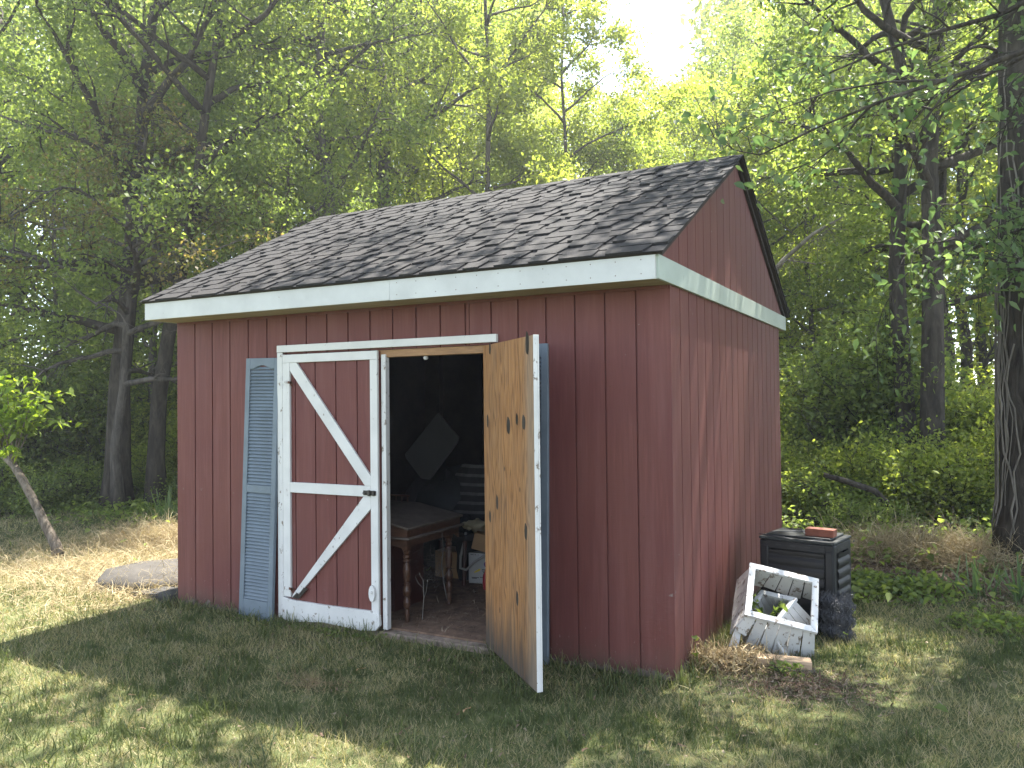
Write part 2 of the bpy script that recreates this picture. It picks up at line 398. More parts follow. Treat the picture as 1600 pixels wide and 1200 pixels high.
def side(x, sgn):
    b = MB(); ys = [.19+.2*k for k in range(18)]; ys = [-.012]+[y for y in ys if y < D-.05]+[D]
    rr = random.Random(4)
    for i in range(len(ys)-1):
        y0 = ys[i]+(.006 if i else 0); y1 = ys[i+1]-(.006 if i < len(ys)-2 else 0)
        if i == 0: y0 = .0005
        b.box(min(x, x+sgn*.012), max(x, x+sgn*.012), y0, y1, .0, H+.05)
    b.box(min(x-sgn*.02, x-sgn*.0005), max(x-sgn*.02, x-sgn*.0005), .021, D-.021, 0, H+.05)
    b.build('wall', 'red_siding', shed)
    # gable
    b = MB(); gy = [-OF]+[y for y in [-.21]+ys[1:-1]]+[D+OF]
    sl_ = (RZ-H-FH)/(D/2+OF)
    def top(y): return H+FH+sl_*(min(y, D-y)+OF)-.035
    gy = sorted(set(gy+[D+.15]))
    for i in range(len(gy)-1):
        y0, y1 = gy[i]+.004, gy[i+1]-.004
        pts = [(y0, H+FH-.02), (y1, H+FH-.02), (y1, max(top(y1), H+FH-.01))]
        if y0 < D/2 < y1: pts.append((D/2, top(D/2)))
        pts.append((y0, max(top(y0), H+FH-.01)))
        b.prism(pts, 'x', min(x, x+sgn*.010), max(x, x+sgn*.010))
    b.prism([(-OF+.05, H+.02), (D+OF-.05, H+.02), (D+OF-.05, H+FH), (D/2, top(D/2)-.02), (-OF+.05, H+FH)], 'x', min(x-sgn*.02, x-sgn*.001), max(x-sgn*.02, x-sgn*.001))
    b.build('gable_wall', 'red_siding', shed)
    # side fascia board, and the short soffit return
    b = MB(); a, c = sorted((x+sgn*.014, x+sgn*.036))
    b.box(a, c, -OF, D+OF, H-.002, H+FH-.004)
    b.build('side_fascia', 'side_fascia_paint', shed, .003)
side(W, 1); side(0, -1)
b = MB(); b.box(-.012, W+.012, D+.0005, D+.012, 0, H); b.build('wall', 'red_siding', shed)
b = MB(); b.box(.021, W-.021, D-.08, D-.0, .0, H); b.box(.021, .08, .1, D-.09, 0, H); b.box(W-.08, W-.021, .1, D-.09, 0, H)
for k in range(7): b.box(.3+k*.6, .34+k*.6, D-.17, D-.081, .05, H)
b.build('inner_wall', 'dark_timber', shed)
b = MB(); b.box(-.02, 2.44, -OF-.022, -OF-.0005, H-.002, H+FH-.002); b.build('front_fascia', 'fascia_white', shed, .003)
b = MB(); b.box(2.4425, W+.02, -OF-.0235, -OF-.0005, H-.004, H+FH-.003)
for i in range(12):
    for dz in (.03, .11): b.lathe([(.0035, 0), (.0035, .0015)], (0, 0, 0), 6, 1) if False else b.add([(2.5+i*.155+.0035*math.cos(t*PI/3), -OF-.0242, H+dz+.0035*math.sin(t*PI/3)) for t in range(6)], [tuple(range(6))], 1)
b.build('front_fascia', ['fascia_white', 'metal_rust'], shed)
b = MB(); b.box(-.02, W+.02, D+OF+.0005, D+OF+.022, H-.002, H+FH-.002); b.build('rear_fascia', 'fascia_white', shed, .003)
b = MB(); b.box(-.01, W+.012, -OF, -.013, H, H+.012); b.build('soffit', 'soffit_wood', shed)
b = MB(); b.box(-.01, W+.012, D+.013, D+OF, H, H+.012); b.build('soffit', 'soffit_wood', shed)
# small strip where the siding meets the soffit
b = MB(); b.box(.0, W, -.024, -.013, H-.02, H-.001); b.build('soffit_trim', 'red_siding', shed)

def build_roof():
    rr = random.Random(11)
    roof = MB(); A = math.atan2(RZ-H-FH, D/2+OF); L = (D/2+OF)/math.cos(A)
    x0, x1 = -.055, W+.075
    for sgn in (1, -1):
        # frame: origin at eave, u along slope, n normal
        o = Vector((0, -OF-.012 if sgn == 1 else D+OF+.012, H+FH+.004-.012*math.tan(A)))
        u = Vector((0, sgn*math.cos(A), math.sin(A))); n = Vector((0, -sgn*math.sin(A), math.cos(A)))
        Ls = L+.012/math.cos(A)
        def P(x, a, h): return Vector((x, 0, 0))+o+u*a+n*h
        # deck
        v = [P(x, a, h) for h in (-.002, .012) for a in (-.014, Ls) for x in (x0+.01, x1-.01)]
        roof.add(v, [(0,2,3,1),(4,5,7,6),(0,1,5,4),(1,3,7,5),(3,2,6,7),(2,0,4,6)], 1)
        ex = .128; nC = int(Ls/ex)+1
        for c in range(nC):
            a0 = c*ex-.028; a1 = min(a0+ex*1.45, Ls)
            if a0 > Ls-.02: break
            lo, hi = .0185, .0125
            # base course
            def slab(xa, xb, xc, xd, s0, s1, h0, th, tint):
                # s0 lower edge xa..xb , s1 upper edge xc..xd
                top0 = h0+th; 
                hh = lambda s: (lo-(s-a0)/(a1-a0)*(lo-hi)) if a1 > a0 else lo
                v = [P(xa, s0, hh(s0)+h0-.003), P(xb, s0, hh(s0)+h0-.003), P(xd, s1, hh(s1)+h0-.003), P(xc, s1, hh(s1)+h0-.003),
                     P(xa, s0, hh(s0)+top0), P(xb, s0, hh(s0)+top0), P(xd, s1, hh(s1)+top0), P(xc, s1, hh(s1)+top0)]
                roof.add(v, [(3,2,1,0),(4,5,6,7),(0,1,5,4),(1,2,6,5),(2,3,7,6),(3,0,4,7)], 0, tint)
            xx = x0
            while xx < x1-.01:
                ww = min(rr.uniform(.5, 1.0), x1-xx)
                if x1-(xx+ww) < .15: ww = x1-xx
                slab(xx, xx+ww, xx, xx+ww, a0, a1, 0, .004, rr.uniform(.15, .5)); xx += ww
            # laminated tabs: dragon teeth
            xx = x0+rr.uniform(.0, .12)
            while xx < x1-.05:
                w = rr.choice([.12, .16, .2, .26, .3])*rr.uniform(.9, 1.1); w = min(w, x1-xx-.004)
                t = rr.uniform(.012, .04)
                if w > .08: slab(xx, xx+w, xx-t*.2, xx+w-.0, a0-.001, min(a0+ex*1.02, a1), .0042, .011, rr.uniform(.3, 1.0)) if rr.random() < .3 else \
                    slab(xx+t, xx+w-t, xx, xx+w, a0-.001, min(a0+ex*1.02, a1), .0042, .011, rr.uniform(.3, 1.0))
                xx += w+rr.choice([.03, .05, .1, .14])*rr.uniform(.8, 1.2)
    # ridge caps
    yr, zr = D/2, H+FH+.004+(RZ-H-FH)+.02; xx = x0
    while xx < x1:
        e = min(xx+.17, x1); h = .006 if int(xx*100) % 2 else .002
        for sgn in (1, -1):
            p = [Vector((xx, yr, zr+.008)), Vector((e, yr, zr+.002)), Vector((e, yr-sgn*.13, zr+.002-.13*math.tan(A))), Vector((xx, yr-sgn*.13, zr+.008-.13*math.tan(A)))]
            nn = Vector((0, 0, -.012)); q = [t+nn for t in p]
            roof.add(p+q, [(0,1,2,3),(7,6,5,4),(0,4,5,1),(1,5,6,2),(2,6,7,3),(3,7,4,0)], 0, rr.uniform(.3, .6))
        xx = e
    ro = roof.build('roof', ['shingle', 'dark_timber'], shed)
build_roof()
# rake boards (dark)
b = MB(); A = math.atan2(RZ-H-FH, D/2+OF)
for xa in (W+.0105, -.035):
    for sgn in (1, -1):
        ya = -OF if sgn == 1 else D+OF
        p = [(ya, H+FH-.004), (D/2, RZ-.002), (D/2, RZ-.045), (ya+sgn*.07, H+FH-.004)]
        b = MB(); b.prism(p, 'x', xa, xa+.024); b.build('rake_board', 'dark_timber', shed)
# floor, sill
b = MB(); b.box(.09, W-.09, .06, D-.09, .0, .04); b.build('floor', 'floor_ply', shed)
b = MB(); b.box(OX0, OX1, -.03, .059, -.03, .028); b.build('door_sill', 'sill_white', shed, .006)
b = MB(); b.box(OX0+.05, OX1-.03, .0005, .085, OZ-.055, OZ-.002); b.build('door_header', 'raw_wood', shed, .003)
b = MB(); b.box(1.144, 3.10, -.040, -.0125, 2.068, 2.122); b.build('header_trim', 'white_paint', shed, .003)
b = MB(); b.box(1.144, 1.198, -.036, -.0125, .02, 2.066); b.build('side_trim', 'peeling_white', shed, .003)
b = MB(); b.box(2.128, 2.168, -.012, .035, .04, 2.02); b.build('door_astragal', 'peeling_white', shed, .003)
b = MB(); b.box(3.045, 3.09, .0, .085, .03, 2.0); b.build('door_post', 'raw_wood', shed, .003)
b = MB(); b.lathe([(.004,-.03),(.012,-.028),(.018,-.018),(.016,-.006),(.009,0)], (2.49, .03, OZ-.055), 12); b.build('door_bumper', 'box_white', shed, smooth=True)

# closed left leaf ----------------------------------------------------
leaf = MB(); lx0, lx1, lz0, lz1 = 1.205, 2.115, .055, 2.045
gx = [lx0, 1.315, 1.515, 1.715, 1.915, lx1]
for i in range(5): leaf.box(gx[i]+(.005 if i else 0), gx[i+1]-(.005 if i < 4 else 0), -.020, -.009, lz0, lz1)
leaf.box(lx0+.002, lx1-.002, -.0085, .010, lz0+.002, lz1-.002)
door = leaf.build('door', 'red_siding', shed); door['label'] = 'closed red door leaf with white frame and diagonal braces'
y0, y1 = -.042, -.0205
def board(name, x0, x1, z0, z1, m='white_paint', yy=(y0, y1)):
    q = MB(); q.box(x0, x1, yy[0], yy[1], z0, z1); return q.build(name, m, door, .0025)
board('rail', lx0, lx1, 1.985, 2.048)
board('rail', 1.277, 2.048, .99, 1.068)
board('stile', lx0, 1.276, .19, 1.984)
board('stile', 2.049, lx1, .10, 1.984)
q = MB(); q.prism([(1.19,.03),(1.23,.0),(1.6,.035),(1.95,.02),(2.09,.035),(2.125,.075),(2.12,.145),(2.046,.17),(1.6,.165),(1.3,.17),(1.205,.185),(1.185,.12)], 'y', -.048, -.0205)
q.build('rail', 'peeling_white', door, .004)
def brace(a, c, w, rot=None):
    q = MB(); a = Vector(a); c = Vector(c); d = (c-a).normalized(); nrm = Vector((0,1,0)); s_ = d.cross(nrm).normalized()*w/2
    poly = [a-s_, a+s_, c+s_, c-s_]
    return poly
def clip_quad(name, pts, m):
    q = MB(); q.prism(pts, 'y', -.040, -.0205); return q.build(name, m, door, .0025)
clip_quad('brace', [(1.277,1.984),(1.345,1.984),(2.048,1.14),(2.048,1.069),(1.995,1.069),(1.277,1.925)], 'white_paint')
clip_quad('brace', [(2.048,.989),(1.98,.989),(1.30,.215),(1.285,.185),(1.33,.19),(1.40,.26),(2.048,.905)], 'peeling_white')
# rotten foot of the brace
q = MB(); q.prism([(1.29,.186),(1.36,.186),(1.45,.27),(1.41,.275),(1.36,.22),(1.34,.23)], 'y', -.0445, -.041); q.build('rot_patch', 'bark_dark', door)
# hinges and latch
for zc in (1.835, .255):
    q = MB(); q.box(1.165, 1.196, -.040, -.0365, zc-.045, zc+.045); q.box(1.206, 1.262, -.046, -.0425, zc-.012, zc+.012)
    q.lathe([(.007,-.05),(.007,.05)], (1.2015, -.043, zc), 8)
    for dz in (-.03, 0, .03): q.box(1.176, 1.184, -.043, -.0405, zc+dz-.004, zc+dz+.004)
    q.build('hinge', 'peeling_white', door)
    q = MB(); q.bar((1.262,-.044,zc),(1.305,-.044,zc-.004),.018,.004,(0,1,0)); q.prism([(1.295,zc-.03),(1.315,zc-.004),(1.29,zc+.008),(1.283,zc-.01)],'y',-.046,-.0425)
    q.build('hinge_strap', 'metal_rust', door)
q = MB(); q.box(1.985, 2.10, -.0475, -.0425, 1.002, 1.036); q.box(2.035, 2.052, -.062, -.0475, .998, 1.04); q.box(2.075,2.09,-.06,-.0475,1.0,1.038)
q.lathe([(.016,-.004),(.016,.004)], (2.0, -.05, 1.018), 10); q.build('latch', 'metal_dark', door, .0015)
q = MB(); pts = [(2.065+.028*math.cos(t*PI/6), .30+.06*math.sin(t*PI/6)) for t in range(12)]; q.prism(pts, 'y', -.062, -.0425); q.lathe([(.008,-.01),(.008,.01)],(2.068,-.066,.31),8)
q.build('turn_button', 'peeling_white', door, .004)

# open right leaf -----------------------------------------------------
hx, hy = 3.0, -.03; ox, oy = 3.70, -.678
ang = math.atan2(oy-hy, ox-hx)
dw = math.hypot(ox-hx, oy-hy)
od = MB(); od.box(.0, dw-.012, -.006, .006, .0, 1.99)
odo = od.build('open_door', 'plywood', shed, loc=(hx, hy, .055), rot=(0, 0, ang)); odo['label'] = 'open plywood-backed door leaf with dark knots and weathered foot'
# knots: on the visible (hinge->outer, facing opening) side
kn = MB()
def knot(x, z, rx, rz_, sgn=1):
    v = [(x+rx*math.cos(t*PI/6), -.0068, z+rz_*math.sin(t*PI/6)*(1+.15*math.sin(2*t))) for t in range(12)]
    kn.add(v, [tuple(range(12))])
for x, z, a, c in [(u, v, p*1.5, q_) for u, v, p, q_ in [(.085,1.488,.012,.045),(.504,1.47,.022,.055),(.661,1.512,.013,.036),(.777,1.496,.020,.045),(.85,1.95,.02,.07),(.149,1.962,.014,.04),(.267,.975,.014,.05),(.115,.865,.013,.04),(.792,.868,.016,.05),(.633,.449,.013,.045),(.3,.3,.004,.02),(.42,1.2,.004,.015),(.7,1.1,.004,.015)]]:
    kn = MB(); knot(x, z, a, c); kn.build('knot', 'bark_dark', odo)
q = MB(); q.box(0, dw-.012, .0065, .018, 0, 1.99); q.build('outer_panel', 'red_siding', odo)
q = MB(); q.box(dw-.0115, dw-.007, -.0065, .018, 0.0, 1.992); q.box(dw-.07, dw-.007, .0185, .028, .0, 1.992); q.build('edge_trim', 'peeling_white', odo, .002)
q = MB(); q.box(.0, .07, .0185, .028, .0, 1.99); q.build('stile', 'white_paint', odo)
q = MB(); q.box(.071, dw-.071, .0185, .028, 1.93, 1.99); q.build('rail', 'white_paint', odo)
q = MB(); q.box(.071, dw-.071, .0185, .028, .95, 1.03); q.build('rail', 'white_paint', odo)
q = MB(); q.box(.071, dw-.071, .0185, .028, .0, .15); q.build('rail', 'peeling_white', odo)

# ------------------------------------------------------------------ shutters
def make_shutter():
    r = empty('shutter', (0,0,0)); hw, h = .175, 2.045
    f = MB(); y0, y1 = 0, .030
    f.box(-hw, -hw+.047, y0, y1, 0, h); f.box(hw-.047, hw, y0, y1, 0, h)
    f.box(-hw+.047, hw-.047, y0, y1, 0, .15); f.box(-hw+.047, hw-.047, y0, y1, .985, 1.045)
    # arched top rail
    x0, x1 = -hw+.047, hw-.047
    pts = [(x0, h), (x0, h-.085)]+[(x0+(x1-x0)*t/10, h-.085+(.028*math.sin(PI*min(max((t-1.5)/7, 0), 1)))) for t in range(11)]+[(x1, h)]
    f.prism(pts[:1]+pts[2:], 'y', y0, y1)
    f.box(x0, x1, y1-.004, y1+.002, .14, h-.06)
    fr = f.build('frame', 'shutter_blue', r, .004)
    for za, zb in ((.155, .98), (1.05, h-.062)):
        n = int((zb-za)/.0262); st = (zb-za)/n; L = MB()
        for i in range(n):
            z = za+i*st
            L.add([(x0,.004,z),(x1,.004,z),(x1,.008,z-.003),(x0,.008,z-.003),(x0,.020,z+st*.92),(x1,.020,z+st*.92),(x1,.024,z+st*.9),(x0,.024,z+st*.9)],
                  [(0,1,5,4),(3,7,6,2),(0,3,2,1),(4,5,6,7),(0,4,7,3),(1,2,6,5)])
        L.build('louvre_panel', 'shutter_blue', r)
    g = MB()
    for x in (-hw+.022, hw-.022):
        for z in (.045, 2.0): g.lathe([(.006,0),(.006,.002)], (x, 0, z), 8)
    return r
sh = make_shutter(); G = 'blue louvred shutters leaning on the shed front'
sh.location = (.945, -.085, -.012); sh.rotation_euler = (-math.radians(1.6), math.radians(1.0), 0)
tag(sh, 'blue grey louvred shutter standing left of the closed red door', 'shutter', G)
sh2 = copy_tree(sh); sh2.location = (3.295, -.085, 0.0); sh2.rotation_euler = (-math.radians(1.6), 0, 0)
tag(sh2, 'blue grey louvred shutter mostly hidden behind the open plywood door', 'shutter', G)

# ------------------------------------------------------------------ inside the shed
dk = empty('writing_desk', (1.8, .55, .04), 'old brown slant top writing desk with turned legs inside the doorway', 'desk')
def dbuild(b, name, mat, par=dk, **k):
    b.v = [(x-1.8, y-.55, z-.04) for x, y, z in b.v]; return b.build(name, mat, par, **k)
b = MB(); b.prism([(2.225,.728),(2.225,.745),(1.78,.825),(1.40,.825),(1.40,.808),(1.78,.808)], 'y', .17, .945); dbuild(b, 'desk_top', 'desk_dust', bevel=.003)
b = MB(); b.prism([(2.205,.672),(2.205,.7275),(1.78,.8075),(1.42,.8075),(1.42,.672)], 'y', .185, .93); dbuild(b, 'drawer_box', 'desk_wood')
b = MB(); b.box(1.39, 2.235, .165, .95, .655, .6715); dbuild(b, 'moulding', 'desk_dust', bevel=.004)
b = MB()
xs = [1.44+i*.0445 for i in range(18)]
pts = [(1.44,.6545)]+[(x, .565-.0*x+.055*math.sin(PI*(x-1.44)/.757)**.5*(1 if 1.47 < x < 2.17 else 0)) for x in xs]+[(2.197,.6545)]
b.prism(pts, 'y', .19, .21); b.prism(pts, 'y', .905, .925); b.box(2.18, 2.2, .211, .904, .60, .6545); b.box(1.43, 1.439, .211, .904, .6, .6545); dbuild(b, 'apron', 'desk_wood')
prof = [(.012,0),(.016,.01),(.020,.06),(.016,.10),(.027,.115),(.030,.15),(.022,.175),(.015,.19),(.027,.20),(.033,.235),(.027,.265),(.017,.28),(.027,.285),(.018,.295),(.024,.31),(.029,.35),(.030,.39),(.024,.43),(.017,.445),(.028,.452),(.028,.46),(.019,.47),(.028,.48),(.028,.49),(.018,.50),(.026,.512),(.028,.525),(.02,.535)]
for lx, ly in ((2.175, .22), (2.175, .885), (1.46, .22), (1.46, .885)):
    if (lx, ly) == (2.175, .885): ly = .80
    b = MB(); b.lathe(prof, (lx, ly, .04), 16); b.box(lx-.024, lx+.024, ly-.024, ly+.024, .574, .652); dbuild(b, 'leg', 'desk_wood', smooth=False)
b = MB(); b.box(1.60, 1.72, .90, .915, .872, .884)
b.box(1.42, 1.602, .90, .915, .872, .884)
for x in (1.46, 1.52, 1.58, 1.64, 1.70): b.lathe([(.004,0),(.006,.015),(.003,.03),(.005,.047)], (x, .907, .8255), 8)
dbuild(b, 'gallery', 'desk_wood')
# dark cabinet behind the left leaf
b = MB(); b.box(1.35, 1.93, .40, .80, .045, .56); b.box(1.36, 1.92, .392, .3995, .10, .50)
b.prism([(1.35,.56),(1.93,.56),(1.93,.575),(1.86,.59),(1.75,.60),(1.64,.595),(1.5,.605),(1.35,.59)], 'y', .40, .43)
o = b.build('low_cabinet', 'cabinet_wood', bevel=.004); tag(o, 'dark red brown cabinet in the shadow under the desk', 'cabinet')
# striped chair
ch = empty('striped_chair', (1.72, 1.82, .04), 'old chair with grey striped cloth back beyond the desk', 'chair')
b = MB(); rr = 10
def cb(x, z, y): return (x, y, z)
n = 22
for i in range(n):
    t0, t1 = i/n, (i+1)/n
    def pt(t, u):
        z = .40+t*.62; wdt = .30*math.sin(PI*(.22+.62*t))**.6; return (-.05+u*wdt+t*.10, .16*t-.06*math.cos(u*2), z)
    v = [pt(t0,-1), pt(t0,-.33), pt(t0,.33), pt(t0,1), pt(t1,-1), pt(t1,-.33), pt(t1,.33), pt(t1,1)]
    vb = [(x, y+.05, z) for x, y, z in v]
    b.add(v+vb, [(0,1,5,4),(1,2,6,5),(2,3,7,6),(8,12,13,9),(9,13,14,10),(10,14,15,11),(0,4,12,8),(3,11,15,7)], 0 if i % 3 == 0 else 1)
b.build('backrest', ['chair_cloth_light', 'chair_cloth_dark'], ch)
for pt_, r_ in (([(.23,.0,.0),(.27,.02,.45),(.30,.10,.75),(.26,.2,1.05)], .022), ([(-.28,.0,.0),(-.3,.02,.42)], .02), ([(.23,-.42,.0),(.23,-.40,.4)], .018), ([(-.25,-.42,.0),(-.25,-.40,.4)], .018)):
    b = MB(); b.tube(pt_, r_, 8); b.build('leg', 'cabinet_wood', ch)
b = MB(); b.box(-.27, .25, -.42, .02, .38, .44); b.build('seat', 'chair_cloth_dark', ch, .02)
# grey board standing on its corner
b = MB(); P = [(1.557,1.567),(1.778,1.343),(1.765,1.29),(1.46,.94),(1.36,.95),(1.19,1.13),(1.174,1.17)]
b.prism(P, 'y', 1.60, 1.625); o = b.build('tilted_panel', 'grey_board', bevel=.006); tag(o, 'plain grey rectangular panel propped on its corner in the dark shed', 'panel')
# something dark for the board and goods to lean on
b = MB()
rr = random.Random(3)
def lump(b, c, r, seed, seg=14, ring=9, amp=.18, tint=.5):
    rnd = random.Random(seed); ph = [rnd.uniform(0, 6.28) for _ in range(6)]; v = []
    for i in range(ring+1):
        th = PI*i/ring
        for k in range(seg):
            q = 2*PI*k/seg; m = 1+amp*(math.sin(3*q+ph[0]+2*th)+math.sin(5*q+ph[1])*.5+math.sin(4*th+ph[2]+q)*.6)
            v.append((c[0]+r[0]*m*math.sin(th)*math.cos(q), c[1]+r[1]*m*math.sin(th)*math.sin(q), c[2]+r[2]*m*math.cos(th)))
    b.add(v, [(i*seg+k, (i+1)*seg+k, (i+1)*seg+(k+1) % seg, i*seg+(k+1) % seg) for i in range(ring) for k in range(seg)], 0, tint)
lump(b, (1.35, 2.05, .50), (.50, .28, .46), 5); o = b.build('covered_pile', 'bag_dark', smooth=True); tag(o, 'dark sheeted heap of goods under the tilted grey panel', 'heap')
b = MB(); lump(b, (1.86, 1.62, .30), (.13, .11, .27), 9); o = b.build('refuse_bag', 'bag_dark', smooth=True); tag(o, 'black plastic bag slumped beside the white printed box', 'bag')
b = MB(); lump(b, (2.03, 1.50, .565), (.10, .08, .045), 21, amp=.25); lump(b, (1.95, 1.50, .56), (.06, .06, .035), 22, amp=.25); o = b.build('rag', 'cloth_tan', smooth=True); tag(o, 'crumpled tan rag lying on top of the black bag', 'rag')
b = MB(); b.tube([(1.93,1.47,.50),(1.925,1.45,.42),(1.915,1.40,.30),(1.93,1.37,.20),(1.99,1.37,.19),(2.06,1.40,.26),(2.13,1.44,.31),(2.22,1.48,.33)], .012, 8)
o = b.build('hose', 'hose_grey', smooth=True); tag(o, 'pale grey hose looped over the black bag', 'hose')
# boxes
bx = empty('printed_box', (1.925, 1.52, .04), 'white cardboard box with purple and yellow print on the shed floor', 'box', rz=math.radians(8))
b = MB(); b.box(0, .42, 0, .30, 0, .27); b.build('carton', 'box_white', bx, .003)
b = MB(); v = [(.21+.062*math.cos(t*PI/8), -.0015, .175+.038*math.sin(t*PI/8)) for t in range(16)]; b.add(v, [tuple(range(16))]); b.build('oval_print', 'print_purple', bx)
b = MB(); b.add([(.05,-.0015,.10),(.06,-.0015,.092),(.11,-.0015,.115),(.12,-.0015,.135),(.10,-.0015,.13)], [(0,1,2,3,4)]); b.build('yellow_print', 'print_yellow', bx)
b = MB()
for z, x0, x1 in ((.253,.02,.05),(.253,.06,.075),(.253,.09,.10),(.125,.13,.2),(.112,.13,.18),(.10,.14,.19),(.05,.03,.1),(.042,.03,.08),(.055,.11,.15)): b.box(x0, x1, -.0025, -.0005, z, z+.005)
for k in range(3): b.box(.155+k*.02, .160+k*.02, -.0025, -.0005, .03, .07)
b.box(.15,.215,-.0025,-.0005,.028,.0305); b.build('lettering', 'print_black', bx)
bb = empty('brown_carton', (1.965, 1.50, .355), 'small brown cardboard carton tipped on top of the white box', 'box'); bb.rotation_euler = (0, math.radians(14), math.radians(12))
b = MB(); b.box(0, .30, 0, .24, 0, .15); b.build('carton', 'cardboard', bb, .003)
b = MB(); b.box(.15, .302, -.002, .06, .0, .06); b.build('blue_tape', 'tape_blue', bb)
b = MB(); b.box(0, .45, 0, .35, 0, .24); o = b.build('low_carton', 'cardboard', loc=(1.50, 1.62, .04), bevel=.003); tag(o, 'plain brown carton on the floor left of the white box', 'box')
b = MB(); b.lathe([(.03,0),(.034,.06),(.03,.12),(.015,.15),(.014,.17)], (2.20, 1.36, .045), 12); o = b.build('red_can', 'red_plastic'); tag(o, 'bright red plastic container beside the white printed box', 'container')
# dry weeds growing through the doorway
def strands(name, n, area, length, width, mat, seed, curl=.5, zrng=(0, .05), up=.1, zfun=None, parent=None, tint=(0, 1), segs=4, fall=0.0, dirn=None):
    """n ribbons of `segs` pieces; area = function rng,n -> x,y"""
    rg = np.random.default_rng(seed); x, y = area(rg, n)
    z = (zfun(x, y) if zfun is not None else gz(x, y)) + rg.uniform(zrng[0], zrng[1], n)
    az = rg.uniform(0, 2*PI, n) if dirn is None else rg.normal(dirn[0], dirn[1], n)
    el = rg.normal(up, .35, n); L = rg.uniform(length[0], length[1], n)/segs
    P = np.zeros((n, segs+1, 3)); P[:, 0] = np.stack([x, y, z], 1)
    for k in range(segs):
        d = np.stack([np.cos(az)*np.cos(el), np.sin(az)*np.cos(el), np.sin(el)], 1)
        P[:, k+1] = P[:, k]+d*L[:, None]; az = az+rg.normal(0, curl, n); el = el+rg.normal(-fall, curl*.6, n)
    gzv = (zfun(P[:, :, 0].ravel(), P[:, :, 1].ravel()) if zfun is not None else gz(P[:, :, 0].ravel(), P[:, :, 1].ravel())).reshape(n, segs+1)
    P[:, :, 2] = np.maximum(P[:, :, 2], gzv+.002)
    a = rg.uniform(0, 2*PI, n); sdv = np.stack([np.cos(a), np.sin(a), rg.uniform(-.6, .6, n)], 1)*rg.uniform(width[0], width[1], n)[:, None]/2
    tp = np.linspace(1, .35, segs+1)
    V = np.zeros((n, segs+1, 2, 3)); V[:, :, 0] = P-sdv[:, None]*tp[None, :, None]; V[:, :, 1] = P+sdv[:, None]*tp[None, :, None]
    idx = np.arange(n*(segs+1)*2).reshape(n, segs+1, 2)
    F = np.stack([idx[:, :-1, 0], idx[:, :-1, 1], idx[:, 1:, 1], idx[:, 1:, 0]], -1).reshape(-1, 4)
    T = np.repeat(rg.uniform(tint[0], tint[1], n), (segs+1)*2)
    return np_mesh(name, V.reshape(-1, 3), F, T, mat, parent)
def rect(x0, x1, y0, y1): return lambda rg, n: (rg.uniform(x0, x1, n), rg.uniform(y0, y1, n))
def blob(cx, cy, rx, ry, rot=0):
    def f(rg, n):
        a = rg.normal(0, .45, n)*rx; c = rg.normal(0, .45, n)*ry
        return cx+a*math.cos(rot)-c*math.sin(rot), cy+a*math.sin(rot)+c*math.cos(rot)
    return f
o = strands('floor_litter', 900, rect(2.0, 3.0, .05, 1.6), (.02, .09), (.002, .008), 'litter', 31, .6, (.0, .006), 0, zfun=lambda x, y: np.full_like(x, .042)); tag(o, 'scraps of dry leaves and stems on the shed floor', 'litter', kind='stuff')
b = MB()
b.tube([(2.235,.33,.04),(2.25,.33,.2),(2.24,.34,.33),(2.20,.35,.37)], [.003,.003,.002,.0015], 5); b.tube([(2.25,.33,.2),(2.28,.32,.26),(2.29,.32,.33)], [.002,.002,.001], 5)
b.tube([(2.24,.33,.28),(2.21,.32,.31),(2.19,.31,.36)], .0015, 5); b.lathe([(.003,0),(.006,.006),(.002,.014)], (2.20,.35,.37), 6); b.lathe([(.003,0),(.006,.006),(.002,.014)], (2.29,.32,.33), 6)
o = b.build('dry_weed', 'twig_grey'); tag(o, 'thin dried weed stalk standing on the floor in the doorway', 'weed')
b = MB(); rr = random.Random(8)
base = (2.24, .62, .655)
b.tube([(2.24,.60,.655),(2.245,.61,.52),(2.235,.60,.40),(2.25,.61,.25),(2.27,.62,.13)], [.002,.003,.006,.006,.004], 5)
b.tube([(2.25,.61,.30),(2.28,.64,.36),(2.32,.66,.37)], [.004,.003,.001], 5)
for i in range(90):
    p = Vector((2.20+rr.gauss(0, .035), .53+rr.gauss(0, .06), .40+rr.gauss(0, .08))); q = [p]
    for k in range(3): p = p+Vector((rr.gauss(0,.03), rr.gauss(0,.03), rr.gauss(0,.035))); q.append(p)
    b.tube(q, .0009, 3, cap=False)
o = b.build('hanging_root', 'thorn_bark'); tag(o, 'tangle of dead roots hanging under the writing desk', 'root')
# grey webs of dust on the desk legs
# ------------------------------------------------------------------ compost bin, brick, wire, boxes
cb_ = empty('compost_bin', (4.50, 1.45, -.01), 'black ribbed plastic compost bin by the back of the side wall', 'compost bin', rz=math.radians(-11))
bw, bd, bh = .525, .38, .66
b = MB()
def ribs(b, fixed, axis, a0, a1, z0, z1, out):
    n = 7; v = []; m = n*8+1
    for i in range(m):
        z = z0+(z1-z0)*i/(m-1); o_ = .006+.012*abs(math.cos(PI*i/8))**.8
        v += [(a0, fixed-out*o_, z), (a1, fixed-out*o_, z)] if axis == 'x' else [(fixed+out*o_, a0, z), (fixed+out*o_, a1, z)]
    b.add(v, [(2*i, 2*i+1, 2*i+3, 2*i+2) for i in range(m-1)])
ribs(b, .0, 'x', .062, bw-.062, .06, .575, 1); ribs(b, bw, 'y', .062, bd-.062, .06, .575, 1)
ribs(b, bd, 'x', .062, bw-.062, .06, .575, -1); ribs(b, 0, 'y', .062, bd-.062, .06, .575, -1)
b.build('body', 'bin_plastic', cb_, smooth=True)
b = MB(); b.box(.03, bw-.03, .02, bd-.02, .0, .60); b.build('inner_shell', 'bin_plastic', cb_)
